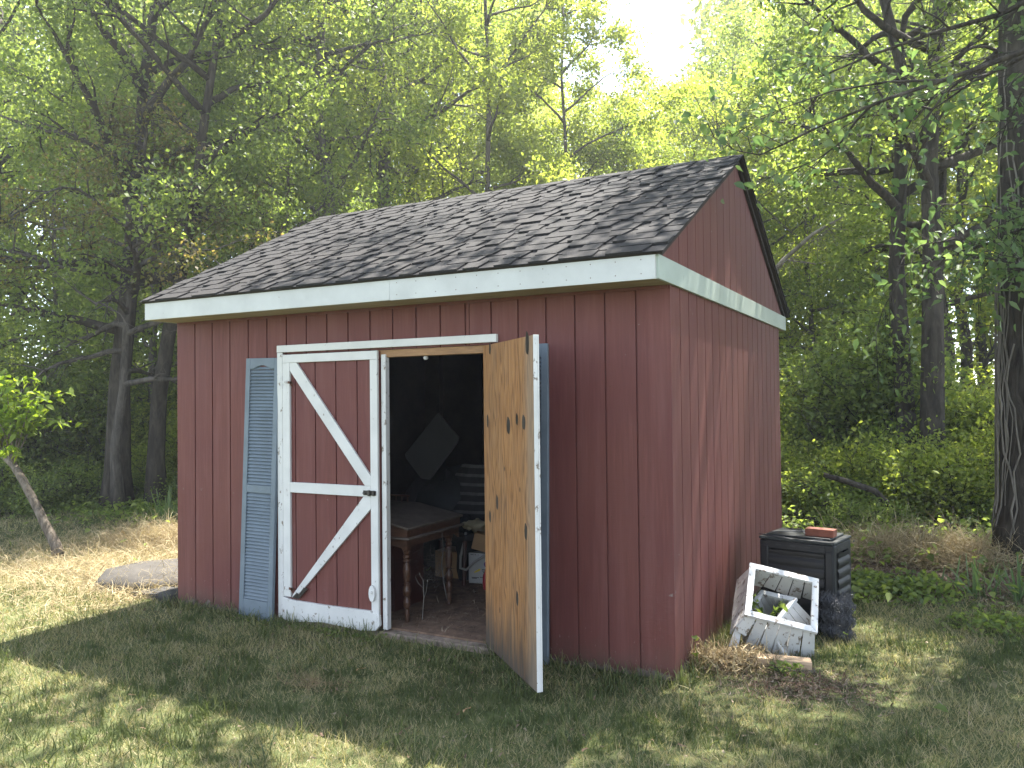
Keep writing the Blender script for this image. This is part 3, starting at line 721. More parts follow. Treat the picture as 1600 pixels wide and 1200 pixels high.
for x, y in ((0,0),(bw-.06,0),(0,bd-.06),(bw-.06,bd-.06)):
    b = MB(); b.box(x-.006, x+.066, y-.006, y+.066, 0, .64); b.box(x+.0, x+.06, y-.012, y+.072, .02, .60); b.build('corner_post', 'bin_plastic', cb_, .01)
for q in ((.058, bw-.058, -.008, .02), (bw-.02, bw+.008, .058, bd-.058), (.058, bw-.058, bd-.02, bd+.008), (-.008, .02, .058, bd-.058)):
    b = MB(); b.box(*q, .58, .64); b.build('rim', 'bin_plastic', cb_, .004)
b = MB(); b.box(.07, bw-.07, -.006, .01, .0, .055); b.build('hatch', 'bin_plastic', cb_, .004)
b = MB()
for k in range(4): b.box(.115+k*.105, .155+k*.105, -.0095, -.0083, .607, .617)
for k in range(4): b.box(bw+.0083, bw+.0095, .115+k*.105, .155+k*.105, .607, .617)
b.build('vent_slot', 'print_black', cb_)
b = MB(); b.box(-.01, bw+.01, -.012, bd+.012, .642, .665); b.box(.03, bw-.03, .03, bd-.03, .6655, .683); b.build('lid', 'lid_plastic', cb_, .008)
def B2W(x, y, z):
    c, s_ = math.cos(math.radians(-11)), math.sin(math.radians(-11)); return (4.50+x*c-y*s_, 1.45+x*s_+y*c, z-.01)
b = MB(); b.box(-.10, .10, -.045, .045, 0, .055); o = b.build('brick', 'brick_red', bevel=.005, loc=B2W(.405, .11, .684), rot=(0, 0, math.radians(-9))); tag(o, 'red clay brick resting on the lid of the black compost bin', 'brick')
b = MB(); b.tube([B2W(.06,.05,.69), B2W(.2,.12,.70), B2W(.33,.22,.692)], [.003,.004,.002], 6); b.tube([B2W(.10,.3,.688), B2W(.22,.24,.70), B2W(.3,.08,.69)], .0025, 6)
b.tube([B2W(-.02,.02,.675), B2W(.15,-.005,.672), B2W(.30,.0,.655), B2W(.45,.02,.672)], .003, 6)
o = b.build('bent_wire', 'wire_dark', smooth=True); tag(o, 'thin dark bent wire lying across the compost bin lid', 'wire')
# chicken wire heap: hexagonal mesh crumpled
def chicken():
    V = []; F = []; rg = random.Random(5); b = MB(); a = .020; cs = []
    rows, cols = 20, 30
    def mp(u, v, layer):
        th = u*2.2+layer; r = .085+.022*math.sin(3*th+layer*2)+.018*math.sin(7*v*9+th)
        return Vector((r*math.cos(th)*1.0, r*math.sin(th)*.8, v+.015*math.sin(9*u*3+layer)))
    for layer in (0, 1.1, 2.3):
        for j in range(rows):
            for i in range(cols):
                u0 = (i+(j % 2)*.5)*.095; v0 = j*.0155
                if v0 > .30+.03*math.sin(i*1.3+layer): continue
                p = [mp(u0, v0, layer), mp(u0+.047, v0+.0095, layer), mp(u0+.095, v0, layer), mp(u0+.047, v0+.0175+.007, layer)]
                for q, r in ((0,1),(1,2),(1,3)): b.tube([p[q], p[r]], .0015, 3, cap=False)
    return b
b = chicken(); o = b.build('wire_netting_roll', 'wire_dark', loc=(5.035, 1.33, -.005)); tag(o, 'crumpled roll of dark wire netting at the foot of the compost bin', 'wire netting')

def frame_box(name, BL, BR, TL, depth, flare, rail, mat_r, mat_s, miss=(), seed=1):
    """open slatted box seen from its rimmed opening; BL,BR,TL = outer rim corners in world"""
    BL, BR, TL = map(Vector, (BL, BR, TL)); a = (BR-BL); b_ = (TL-BL); wa, wb = a.length, b_.length; a.normalize(); b_ = (b_-a*b_.dot(a)).normalized()
    n = a.cross(b_); n = n if n.z > 0 else -n
    M4 = Matrix(((a.x, b_.x, n.x, BL.x), (a.y, b_.y, n.y, BL.y), (a.z, b_.z, n.z, BL.z), (0,0,0,1)))
    r = bpy.data.objects.new(name, None); COL.objects.link(r); r.matrix_world = M4; r.empty_display_size = .1
    t = .022; rl = rail
    for poly in ([(0,0),(wa,0),(wa-rl,rl),(rl,rl)], [(wa,.001),(wa,wb-.001),(wa-rl,wb-rl),(wa-rl,rl+.001)], [(wa,wb),(0,wb),(rl,wb-rl),(wa-rl,wb-rl)], [(0,wb-.001),(0,.001),(rl,rl+.001),(rl,wb-rl-.001)]):
        q = MB(); q.prism(poly, 'z', -t, 0); q.build('rail', mat_r, r, .002)
    rg = random.Random(seed)
    sides = [((.012,.012),(wa-.012,.012),(0,-1)), ((wa-.012,.012),(wa-.012,wb-.012),(1,0)), ((wa-.012,wb-.012),(.012,wb-.012),(0,1)), ((.012,wb-.012),(.012,.012),(-1,0))]
    for si, (p, q, o_) in enumerate(sides):
        k = 6; m = MB(); mi = MB()
        for i in range(k):
            t0, t1 = i/k, (i+1)/k
            f = lambda t: (p[0]+(q[0]-p[0])*t, p[1]+(q[1]-p[1])*t)
            g = lambda t: (p[0]+(q[0]-p[0])*t+o_[0]*flare+(q[0]-p[0])*(t-.5)*flare*2/wa, p[1]+(q[1]-p[1])*t+o_[1]*flare+(q[1]-p[1])*(t-.5)*flare*2/wa)
            A, B, C_, D_ = f(t0+.008), f(t1-.008), g(t1-.010), g(t0+.010)
            dd = depth*rg.uniform(.9, 1.02) if (si, i) not in miss else depth*.5
            e = rg.uniform(-.02, .02); th = .012
            v = [(A[0],A[1],-t-.0005),(B[0],B[1],-t-.0005),(C_[0],C_[1],-dd-e),(D_[0],D_[1],-dd+e)]
            v2 = [(x-o_[0]*th, y-o_[1]*th, z) for x, y, z in v]
            m.add(v+v2, [(0,1,2,3),(7,6,5,4),(0,4,5,1),(1,5,6,2),(2,6,7,3),(3,7,4,0)])
        m.build('slat_panel', mat_s, r)
    return r
fb = frame_box('slatted_frame', (4.555,.600,.281), (4.985,.716,.186), (4.560,.938,.545), .30, .055, .042, 'worn_white', 'worn_white', miss=((0,0),(3,5)), seed=2)
tag(fb, 'larger peeling white slatted wooden frame tilted against the side wall', 'wooden frame')
fb2 = frame_box('slatted_frame', (4.70,.70,.17), (4.83,.93,.345), (4.515,.93,.235), .24, .035, .035, 'worn_white', 'peeling_white', seed=7)
tag(fb2, 'smaller white slatted wooden frame lying inside the larger peeling one', 'wooden frame')
b = MB(); b.box(-.165, .165, -.045, .045, 0, .05); o = b.build('timber_offcut', 'new_wood', bevel=.004, loc=(4.80, .545, .005), rot=(.05, .03, math.radians(14))); tag(o, 'short pale sawn timber block in front of the white frames', 'timber')
b = MB(); b.box(-.17, .17, -.05, .05, 0, .016); o = b.build('thin_plank', 'bark_grey', bevel=.002, loc=(4.82, .525, -.012), rot=(0, .02, math.radians(12))); tag(o, 'thin grey plank under the pale timber block', 'plank')
b = MB(); b.prism([(0,0),(.07,.0),(.13,.24),(.10,.25)], 'y', -.01, .01); o = b.build('broken_slat', 'peeling_white', loc=(4.42, .63, -.01), rot=(math.radians(-12), 0, math.radians(20))); tag(o, 'loose white slat leaning upright between frame and red wall', 'slat')
b = MB(); b.box(0, .16, -.03, .03, 0, .012); o = b.build('broken_slat', 'peeling_white', loc=(4.46, .50, .01), rot=(0, math.radians(-14), math.radians(35))); tag(o, 'short broken white slat lying flat on the dead vines', 'slat')

# ------------------------------------------------------------------ slab, stones
b = MB()
def slab_mesh(b, ring, z0, z1, seed, rise=0):
    rg = random.Random(seed); n = len(ring); c = (sum(p[0] for p in ring)/n, sum(p[1] for p in ring)/n)
    v = []; sc = [(1.0, z0), (1.02, z0+(z1-z0)*.6), (.96, z1), (.6, z1+rise*.6), (.25, z1+rise)]
    for s_, z in sc:
        for p in ring: v.append((c[0]+(p[0]-c[0])*s_+rg.uniform(-.008,.008), c[1]+(p[1]-c[1])*s_+rg.uniform(-.008,.008), z+rg.uniform(-.008,.008)))
    v.append((c[0], c[1], z1+rise)); L = len(sc)
    f = [(i*n+k, i*n+(k+1) % n, (i+1)*n+(k+1) % n, (i+1)*n+k) for i in range(L-1) for k in range(n)]
    f += [((L-1)*n+k, (L-1)*n+(k+1) % n, L*n) for k in range(n)]
    b.add(v, f)
slab_mesh(b, [(-1.15,.02),(-.80,.05),(-.55,.22),(-.42,.50),(-.45,.85),(-.8,1.15),(-1.25,1.10),(-1.55,.80),(-1.50,.35)], -.04, .08, 2, .05)
o = b.build('concrete_slab', 'stone_grey', smooth=True); tag(o, 'low grey weathered concrete slab in dry grass left of the shed', 'slab')
b = MB(); slab_mesh(b, [(-.95,.95),(-.45,.62),(-.05,.75),(-.03,1.3),(-.5,1.6),(-.95,1.45)], .0, .17, 4, .03); o = b.build('concrete_slab', 'stone_grey', smooth=True); tag(o, 'second grey concrete slab touching the left shed wall', 'slab')
b = MB(); slab_mesh(b, [(-.20,-.06),(-.04,-.07),(-.03,.10),(-.18,.12)], -.01, .07, 6, .01); o = b.build('paving_stone', 'stone_dark'); tag(o, 'dark squared stone under the left corner of the shed', 'stone')
b = MB(); slab_mesh(b, [(-.62,-.02),(-.22,.03),(-.20,.3),(-.55,.3)], -.03, .03, 8, .01); o = b.build('paving_stone', 'stone_dark'); tag(o, 'flat dark stone sunk in grass between slab and shed corner', 'stone')

# ------------------------------------------------------------------ vegetation
def leaves(name, C, size, mat, rg, parent=None, flat=.9, tint=None, aspect=.55, oval=False, droop=.15):
    n = len(C); C = np.asarray(C, float)
    N_ = rg.normal(0, .55, (n, 3)); N_[:, 2] += flat; N_ /= np.linalg.norm(N_, axis=1)[:, None]
    A = rg.normal(0, 1, (n, 3)); A -= N_*np.sum(A*N_, 1)[:, None]; A /= np.linalg.norm(A, axis=1)[:, None]
    B = np.cross(N_, A); L = rg.uniform(size[0], size[1], n)[:, None]; Wd = L*aspect*rg.uniform(.8, 1.2, n)[:, None]
    dz = np.zeros((n, 3)); dz[:, 2] = -1
    if tint is None: tint = rg.uniform(0, 1, n)
    if oval:
        P = [C-A*L*.5, C-A*L*.2+B*Wd*.42, C+A*L*.15+B*Wd*.45, C+A*L*.55+dz*L*droop*2, C+A*L*.15-B*Wd*.45, C-A*L*.2-B*Wd*.42]
        V = np.stack(P, 1); V[:, 1, 2] += 0; k = 6
        idx = np.arange(n*6).reshape(n, 6)
        F = np.concatenate([idx[:, [0,1,2,3]], idx[:, [0,3,4,5]]]); V[:, [1,2,4,5]] += (N_*L*.07)[:, None]
    else:
        P = [C-A*L*.5, C-A*L*.05+B*Wd*.5, C+A*L*.5+dz*L*droop, C-A*L*.05-B*Wd*.5]
        V = np.stack(P, 1); k = 4; F = np.arange(n*4).reshape(n, 4)
    return np_mesh(name, V.reshape(-1, 3), F, np.repeat(np.clip(tint, 0, 1), k), mat, parent)

def poly_at(pts, t):
    n = len(pts)-1; f = min(max(t, 0), .9999)*n; i = int(f); return pts[i].lerp(pts[i+1], f-i)
def grow(seed, trunk, rad, zb, R, nl, nleaf, up=.55, sub=6, twig=4, spread=.13, bare=0, limbr=.35, azr=None, hang=0.0, gap=.33):
    """returns wood MB and leaf points. trunk = list of Vectors, rad = (base, top)"""
    rr = random.Random(seed); rg = np.random.default_rng(seed); wood = MB(); H_ = trunk[-1].z; n = len(trunk)
    tr = [rad[0]*(1-(i/(n-1)))**.8*(1-.0)+rad[1] for i in range(n)]; tr[0] *= 1.35
    wood.tube(trunk, tr, 10)
    clumps = []; g0 = rr.uniform(0, 6.28)
    for i in range(nl):
        s_ = (i+rr.random()*.8)/nl; z = zb+(H_-zb)*s_*.97; t = 0
        for j in range(n-1):
            if trunk[j].z <= z <= trunk[j+1].z: t = (j+(z-trunk[j].z)/max(1e-6, trunk[j+1].z-trunk[j].z))/(n-1)
        p = poly_at(trunk, t); az = g0+i*2.4+rr.uniform(-.5, .5) if azr is None else rr.uniform(*azr)
        Ln = R*(math.sin(PI*(.2+.72*s_)))**.8*rr.uniform(.75, 1.15); el = up*(.4+.9*s_)+rr.uniform(-.2, .25)
        ri = max(.012, min(limbr*tr[min(int(t*(n-1)), n-1)]+.012, .09)); pts = [p]; m = 7
        for k in range(m):
            az += rr.gauss(0, .16); el += rr.gauss(.0-hang, .13)
            pts.append(pts[-1]+Vector((math.cos(az)*math.cos(el), math.sin(az)*math.cos(el), math.sin(el)))*Ln/m)
        wood.tube(pts, [ri*(1-k/m)**.8+.005 for k in range(m+1)], 6)
        isbare = i < bare
        for j in range(sub):
            u = .25+.75*(j+rr.random())/sub; q = poly_at(pts, u); a2 = az+rr.choice((-1, 1))*rr.uniform(.5, 1.3); e2 = el*.4+rr.uniform(-.3, .6); l2 = Ln*.42*(1.25-u*.6)*rr.uniform(.7, 1.2)
            sp = [q]
            for k in range(4):
                a2 += rr.gauss(0, .2); e2 += rr.gauss(-hang, .2); sp.append(sp[-1]+Vector((math.cos(a2)*math.cos(e2), math.sin(a2)*math.cos(e2), math.sin(e2)))*l2/4)
            wood.tube(sp, [max(.003, ri*.38*(1-k/4.4)) for k in range(5)], 4, cap=False)
            for w_ in range(twig):
                u2 = .2+.8*(w_+rr.random())/twig; q2 = poly_at(sp, u2); a3 = a2+rr.uniform(-1.3, 1.3); e3 = e2+rr.uniform(-.6, .6); l3 = rr.uniform(.25, .55)*min(1, R/2.5)
                dv = Vector((math.cos(a3)*math.cos(e3), math.sin(a3)*math.cos(e3), math.sin(e3)))
                tp = [q2, q2+dv*l3*.5+Vector((0,0,rr.gauss(0,.03))), q2+dv*l3]
                wood.tube(tp, [.004, .003, .0015], 3, cap=False)
                if not isbare:
                    for c in range(3): clumps.append(tp[0].lerp(tp[2], .25+.38*c))
    if clumps:
        Cn = np.array([tuple(c) for c in clumps]); per = max(1, int(nleaf/len(Cn)))
        # uneven crown: drop whole clumps by noise
        keep = fbm(Cn[:, 0]*1.0+Cn[:, 2]*.7, Cn[:, 1]*1.0-Cn[:, 2]*.4, seed, 2, .8) > gap
        Cn = Cn[keep]
        P = np.repeat(Cn, per, 0)+rg.normal(0, 1, (len(Cn)*per, 3))*np.array([spread, spread, spread*.65])
        tn = np.clip(np.repeat(rg.uniform(.15, .85, len(Cn)), per)+rg.normal(0, .2, len(P)), 0, 1)
    else: P = np.zeros((0, 3)); tn = np.zeros(0)
    return wood, P, tn
def wavy(h, n, amp, seed, lean=(0, 0), base=(0, 0, -.05)):
    rr = random.Random(seed); pts = []; ax = ay = 0
    for i in range(n+1):
        t = i/n; pts.append(Vector((base[0]+lean[0]*t+ax, base[1]+lean[1]*t+ay, base[2]+h*t)))
        ax += rr.gauss(0, amp)*h/n; ay += rr.gauss(0, amp)*h/n; ax *= .85; ay *= .85
    return pts
def tree(name, loc, trunk, rad, zb, R, nl, nleaf, seed, leafmat, bark, size=(.07, .11), label=None, group=None, cat='tree', oval=False, extra=None, **k):
    r = empty(name, loc, label, cat, group)
    wood, P, tn = grow(seed, trunk, rad, zb, R, nl, nleaf, **k)
    if extra:
        for pts, r0, r1 in extra:
            m = len(pts); wood.tube([Vector(p) for p in pts], [r0+(r1-r0)*i/(m-1) for i in range(m)], 7)
    wood.build('trunk', bark, r, smooth=True)
    if len(P): leaves('crown', P, size, leafmat, np.random.default_rng(seed+99), r, tint=tn, oval=oval, flat=.4)
    return r

fast_rand = random.Random(77)
# ---- individual trees close to the lawn
GT = 'trees at the edge of the wood'
t = tree('broadleaf_tree', (-6.0, 3.75, 0), [Vector(p) for p in ((0,0,-.1),(.02,.0,.6),(.05,0,1.3),(.0,.05,2.0),(.15,.1,3.4),(.35,.1,5),(.3,.3,7),(.6,.4,9),(.7,.5,11.5))], (.20, .02), 2.8, 3.0, 24, 30000, 101, 'leaf_mid', 'bark_dark', gap=.30, size=(.06, .10), spread=.2,
     label='large dark old tree with stout forking trunk in the left shade', group=GT, limbr=.6, up=.6)
tree('broadleaf_tree', (-5.45, 4.05, 0), [Vector(p) for p in ((0,0,-.1),(.0,.0,.8),(.08,0,1.8),(.3,.05,3),(.75,.1,4.6),(1.0,.1,6),(1.2,.3,8),(1.3,.4,10.5))], (.13, .02), 3.2, 2.6, 18, 20000, 102, 'leaf_mid', 'bark_dark', gap=.30, size=(.06, .10), spread=.2,
     label='second dark stem beside the large old tree, leaning right', group=GT, limbr=.6)
tree('thorny_tree', (-5.6, 3.5, 0), [Vector(p) for p in ((0,0,-.1),(-.1,.0,1.0),(.1,0,1.9),(.05,.1,3),(.35,.1,4.2),(.5,.1,5.8))], (.07, .015), 1.9, 2.3, 16, 10000, 103, 'leaf_olive', 'thorn_bark', size=(.05, .08),
     label='spreading grey twigged tree with sparse brownish young leaves, left', group=GT, bare=6, sub=7, twig=5, limbr=.55, up=.45, hang=.04)
tree('thorny_tree', (-3.8, 5.0, 0), [Vector(p) for p in ((0,0,-.1),(.1,.0,1.0),(-.05,0,1.9),(.2,.1,3),(.1,.1,4.2),(.3,.1,5.2))], (.06, .012), 1.6, 1.9, 14, 8000, 104, 'leaf_mid', 'thorn_bark', size=(.05, .085),
     label='small twiggy tree with many bare grey branches by the left shed end', group=GT, bare=7, sub=7, twig=5, limbr=.55, up=.4)
tree('tall_tree', (-4.44, 6.82, 0), [Vector(p) for p in ((0,0,-.1),(.05,0,1.5),(.1,0,3),(.08,.1,4.2),(.14,.1,5.3),(.08,.1,6.1),(-.12,.1,6.9),(-.16,.2,7.8),(-.10,.2,8.8),(-.2,.3,10),(-.1,.3,11.5),(0,.3,13.5))], (.15, .02), 4.4, 2.6, 26, 36000, 105, 'leaf_mid', 'bark_grey', size=(.06, .10), spread=.22,
     label='tall tree with a crooked rough grey trunk rising behind the roof', group=GT)
tree('tall_tree', (-4.6, 9.0, 0), [Vector(p) for p in ((0,0,-.1),(0,0,3),(.03,0,5),(.0,0,6.5),(.12,0,7.6),(-.1,0,9),(-.25,0,10.5),(-.2,0,12.5),(-.1,0,15))], (.17, .02), 5.0, 3.2, 28, 38000, 106, 'leaf_bright', 'bark_grey', limbr=.4, size=(.06, .10), spread=.22,
     label='tall straight grey trunked tree with forked limbs behind the roof', group=GT)
tree('slender_tree', (-2.236, 9.1, 0), wavy(12.5, 10, .05, 3), (.07, .012), 3.6, 2.1, 20, 34000, 107, 'leaf_bright', 'bark_grey',
     label='slender tree with a thin dark stem above the middle of the ridge', group=GT)
tree('slender_tree', (-1.55, 11.6, 0), wavy(11, 10, .05, 5), (.06, .012), 2.6, 2.3, 20, 36000, 108, 'leaf_bright', 'bark_grey', label='bushy bright green slender tree behind the ridge, right of centre', group=GT)
tree('woodland_tree', (5.25, 8.75, 0), [Vector(p) for p in ((0,0,-.1),(.0,0,1.2),(-.06,0,2.4),(-.10,0,3.6),(-.02,0,5),(.05,0,6.5),(-.25,0,8),(-.3,0,10),(-.2,0,12.5))], (.14, .02), 3.8, 3.2, 20, 26000, 109, 'leaf_mid', 'bark_dark', limbr=.5,
     label='pale barked left stem of the two trunks right of the shed', group=GT)
tree('woodland_tree', (5.62, 8.35, 0), [Vector(p) for p in ((0,0,-.1),(-.03,0,1.2),(.0,0,2.4),(.02,0,3.6),(.0,0,5),(.1,0,6.5),(.25,0,8),(.3,0,10),(.3,0,12.5))], (.17, .02), 3.6, 3.3, 20, 26000, 110, 'leaf_mid', 'bark_dark', limbr=.5,
     label='dark thicker right stem of the two trunks right of the shed', group=GT)
# great tree at the right edge with climbing vines and a high crown
big = tree('great_oak', (6.46, 4.4, 0), [Vector(p) for p in ((0,0,-.1),(.0,.0,.7),(.0,0,1.6),(-.02,0,3),(-.02,.0,4.4),(.0,.1,6),(.1,.1,8),(.2,.2,10),(.3,.2,13),(.3,.3,15.5))], (.28, .03), 6.8, 3.9, 20, 20000, 111, 'leaf_blue', 'bark_dark', size=(.07, .12), limbr=.3, up=.35, sub=7,
     label='great thick trunked tree hung with vines at the right edge', group=GT)
b = MB(); rr = random.Random(6)
for i in range(46):
    a = rr.uniform(PI*.75, PI*1.95); z = rr.uniform(-.05, 3.0); p = []
    for k in range(12):
        R_ = .30*(1-z/16)+.02 if z > .6 else .34
        p.append((math.cos(a)*R_, math.sin(a)*R_, z)); a += rr.gauss(0, .10); z += rr.uniform(.10, .24)
    b.tube(p, [rr.uniform(.004, .011)]*12, 5, cap=False)
b.build('vine', 'twig_grey', big, smooth=True)
tree('shade_tree', (9.6, 1.4, 0), [Vector(p) for p in ((0,0,-.1),(0,0,2),(-.2,0,4),(-.4,.1,6.5),(-.6,.1,8.5),(-.8,.1,11)) ], (.22, .03), 6.4, 6.2, 13, 15000, 131, 'leaf_mid', 'bark_grey', size=(.09, .14), azr=(PI*.78, PI*1.3), up=.3, sub=8, twig=5, spread=.22,  # unseen tree, placed so its crown shades the front lawn
     label='unseen high crowned tree added beyond the right edge to shade the front lawn', group=GT)

st_ = bpy.data.objects['shade_tree']
wood, P, tn = grow(132, [Vector(p) for p in ((-.4,.1,9.2),(-.5,.1,9.8),(-.6,.1,10.4),(-.8,.1,11))], (.05, .02), 9.3, 10.0, 6, 13000, azr=(PI*1.0, PI*1.11), up=.1, sub=10, twig=5, spread=.25, limbr=1.6, gap=.42)  # extra limb and leaves added high up to dapple the lawn with shade
wood.build('shade_limb', 'bark_grey', st_, smooth=True); leaves('crown', P, (.09, .14), 'leaf_mid', np.random.default_rng(3), st_, tint=tn)

# overhanging maple whose trunk stands outside the frame to the right
mp = tree('overhanging_maple', (8.1, 2.0, 0), [Vector(p) for p in ((0,0,-.1),(0,0,1.2),(-.1,0,2.2),(-.15,0,3.4),(-.2,.1,5),(-.2,.1,7),(-.1,.1,9))], (.14, .02), 1.9, 3.1, 20, 10000, 112, 'leaf_blue', 'bark_dark', limbr=.16, size=(.055, .095), oval=True, sub=8, twig=6, spread=.11, azr=(PI*.62, PI*1.12), up=.22, hang=.03,
     label='maple reaching in from the right with large soft green leaves', group=GT)

# leaning sapling on the left lawn
ls = empty('leaning_sapling', (-3.13, .93, 0), 'leaning young tree with a bent rough trunk on the left lawn', 'tree')
b = MB(); TP = [(.03,0,-.05),(-.03,.0,.10),(-.16,-.02,.28),(-.34,-.03,.52),(-.56,-.05,.80),(-.75,-.05,.98),(-1.0,-.08,1.15),(-1.15,-.1,1.5)]
b.tube(TP, [.075,.058,.052,.048,.045,.042,.036,.02], 12)
pts = []; rr = random.Random(19)
for i in range(26):
    p = Vector(TP[5+i % 3]); e = Vector((-.60+rr.uniform(-.55,.42), -.05+rr.uniform(-.35,.35), 1.62+rr.uniform(-.55,.5))); m = p.lerp(e, .5)+Vector((0,0,.08))
    b.tube([p, m, e], [.010,.007,.003], 5, cap=False)
    for k in range(9):
        q = m.lerp(e, k/8)
        for j in range(3): pts.append((q.x+rr.gauss(0,.05), q.y+rr.gauss(0,.05), q.z+rr.gauss(0,.035)))
b.build('trunk', 'bark_lean', ls, smooth=True)
leaves('crown', np.array(pts), (.075, .125), 'leaf_lime', np.random.default_rng(5), ls, oval=True, aspect=.5)

# ---- woodland filling trees: prototypes copied with their parts
def proto(seed, h, R, zb, n, leafmat, bark, rad, size):
    return tree('woodland_tree', (0, 0, -50), wavy(h, 10, .06, seed), (rad, .015), zb, R, 22, n, seed, leafmat, bark, size=size, sub=7, twig=4, spread=.24, gap=.36)
protos = [proto(201, 13, 3.3, 2.2, 32000, 'leaf_bright', 'bark_grey', .10, (.075, .12)),
          proto(202, 14, 3.6, 3.0, 32000, 'leaf_mid', 'bark_dark', .15, (.075, .12)),
          proto(203, 11, 3.0, 1.2, 32000, 'leaf_mid', 'bark_grey', .07, (.07, .115)),
          proto(204, 13, 3.4, 1.8, 30000, 'leaf_mid', 'bark_dark', .14, (.07, .115)),
          proto(205, 12, 3.2, 1.5, 32000, 'leaf_bright', 'bark_grey', .08, (.07, .115))]
used = set()
def ray_xy(px, d):
    """a spot on the ground in the woodland: bearing and distance from the lawn's viewpoint"""
    f2 = Vector((fw.x, fw.y)); r2 = Vector((rt.x, rt.y)); p = Vector((CX, CY))+f2*d+r2*((px-800)/FPX*d); return p.x, p.y
def place(i, px, d, sc, label, group):
    pr = protos[i]; x, y = ray_xy(px, d)
    o = pr if i not in used else copy_tree(pr); used.add(i)
    o.location = (x, y, -.05); o.rotation_euler = (0, 0, fast_rand.uniform(0, 6.28)); o.scale = (sc, sc, sc*fast_rand.uniform(.95, 1.08))
    tag(o, label, 'tree', group)
LAB = {'L': ('dense green woodland tree filling the dark stand left of the shed', 'woodland trees left of the shed'),
       'M': ('bright backlit woodland tree standing behind the shed roof', 'woodland trees behind the shed roof'),
       'N': ('low rounded woodland tree under the patch of open sky', 'low woodland trees under the sky gap'),
       'R': ('hazy green woodland tree behind the right side of the shed', 'woodland trees right of the shed')}
rows = [(16.5, 210, .92), (20, 180, 1.0), (24.5, 180, 1.12), (28.5, 170, 1.3)]
for d, st, sc in rows:
    px = -330+fast_rand.uniform(0, 80)
    while px < 1950:
        dd = d+fast_rand.uniform(-1.4, 1.4); s_ = sc*fast_rand.uniform(.9, 1.15)
        if abs(px-985) < 60+.55*3.2*FPX/dd:
            zone = 'N'; k = fast_rand.choice((0, 2, 4)); e = max(0, abs(px-985)-50)/150
            s_ = min(s_, (1.7+dd*(624-128+60*e)/1258)/13.4); d_ok = dd > 17
        elif px <= 430: zone = 'L'; k = fast_rand.choice((3, 3, 1, 2)); d_ok = True
        elif px <= 790: zone = 'M'; k = fast_rand.choice((0, 4, 0, 1)); d_ok = True
        else: zone = 'R'; k = fast_rand.choice((0, 1, 4, 2)); d_ok = True
        if not (d < 18 and (480 < px < 860 or 1370 < px < 1470)) and d_ok: place(k, px, dd, s_, *LAB[zone])
        px += st*fast_rand.uniform(.8, 1.2)*(1 if zone != 'N' else .7)
for i in range(5):
    if i not in used: place(i, 300, 22, 1, *LAB['L'])

# ---- far woodland mass
def far_wood():
    rg = np.random.default_rng(9); n = 260000
    th = rg.uniform(-1.15, .75, n); d = rg.uniform(31, 42, n)
    cl = fbm(th*60, d*.4, 4, 3, .35)
    hmax = 17+6*fbm(th*8, d*0, 8, 2, 1.0)
    px = np.tan(th+0)*FPX+800
    notch = np.clip(1-np.abs(px-985)/190, 0, 1); hmax = np.minimum(hmax, 99-notch*200); hmax = np.where(notch > 0, np.minimum(hmax, 1.7+d*(.36+.25*(1-notch))), hmax)
    z = hmax*rg.uniform(0, 1, n)**.8
    x = CX+np.sin(YAW+th)*d; y = CY+np.cos(YAW+th)*d
    m = (cl+rg.uniform(-.1, .1, n) > .38)
    P = np.stack([x, y, z], 1)[m]; P += rg.normal(0, .3, P.shape)
    o = leaves('far_woodland', P, (.22, .42), 'leaf_bright', rg, flat=.3); tag(o, 'mass of distant woodland foliage seen between the nearer trees', 'woodland', kind='stuff')
far_wood()

# ---- shrubs
def shrub(seed, R, h, n, leafmat, size=(.05, .09), stems=26, oval=False):
    rr = random.Random(seed); rg = np.random.default_rng(seed); r = empty('shrub', (0, 0, -50)); b = MB(); cl = []
    for i in range(stems):
        az = rr.uniform(0, 6.28); out = rr.uniform(.1, 1)*R; hh = h*rr.uniform(.45, 1.0)*(1-.35*(out/R)**2)
        e = Vector((math.cos(az)*out, math.sin(az)*out, hh)); m = Vector((e.x*.4, e.y*.4, hh*.6)); b.tube([(e.x*.1, e.y*.1, -.05), m, e], [.012, .008, .003], 4, cap=False)
        for k in range(9):
            q = m.lerp(e, k/8) if k > 2 else Vector((e.x*.1, e.y*.1, 0)).lerp(m, .4+.2*k)
            for j in range(3):
                q2 = q+Vector((rr.gauss(0,.16), rr.gauss(0,.16), rr.gauss(0,.13)))*max(.5, R); 
                if q2.z > .02: b.tube([q, q2], [.004, .002], 3, cap=False); cl.append(tuple(q2))
    b.build('stems', 'bark_dark', r)
    C = np.array(cl); per = max(1, n//len(C)); P = np.repeat(C, per, 0)+rg.normal(0, .085, (len(C)*per, 3)); P = P[P[:, 2] > .0]
    leaves('foliage', P, size, leafmat, rg, r, oval=oval, flat=.5)
    return r
SP = [shrub(301, .95, 1.7, 9000, 'leaf_bright'), shrub(302, 1.1, 2.4, 9000, 'leaf_mid'), shrub(303, .8, 1.1, 8000, 'leaf_bright', (.045, .08)), shrub(304, .6, .65, 5000, 'leaf_mid', (.04, .07)), shrub(305, 1.0, 2.0, 9000, 'leaf_bright', (.05, .085))]
sused = set()
def put(i, x, y, sc, label, group):
    o = SP[i] if i not in sused else copy_tree(SP[i]); sused.add(i); o.location = (x, y, GZ(x, y)-.02); o.rotation_euler = (0, 0, fast_rand.uniform(0, 6.28))
    o.scale = (sc*fast_rand.uniform(.9, 1.15), sc*fast_rand.uniform(.9, 1.15), sc*fast_rand.uniform(.85, 1.1)); tag(o, label, 'shrub', group)
GL, GB, GR = 'undergrowth shrubs left of the shed', 'undergrowth shrubs deep behind the shed', 'undergrowth shrubs right of the shed'
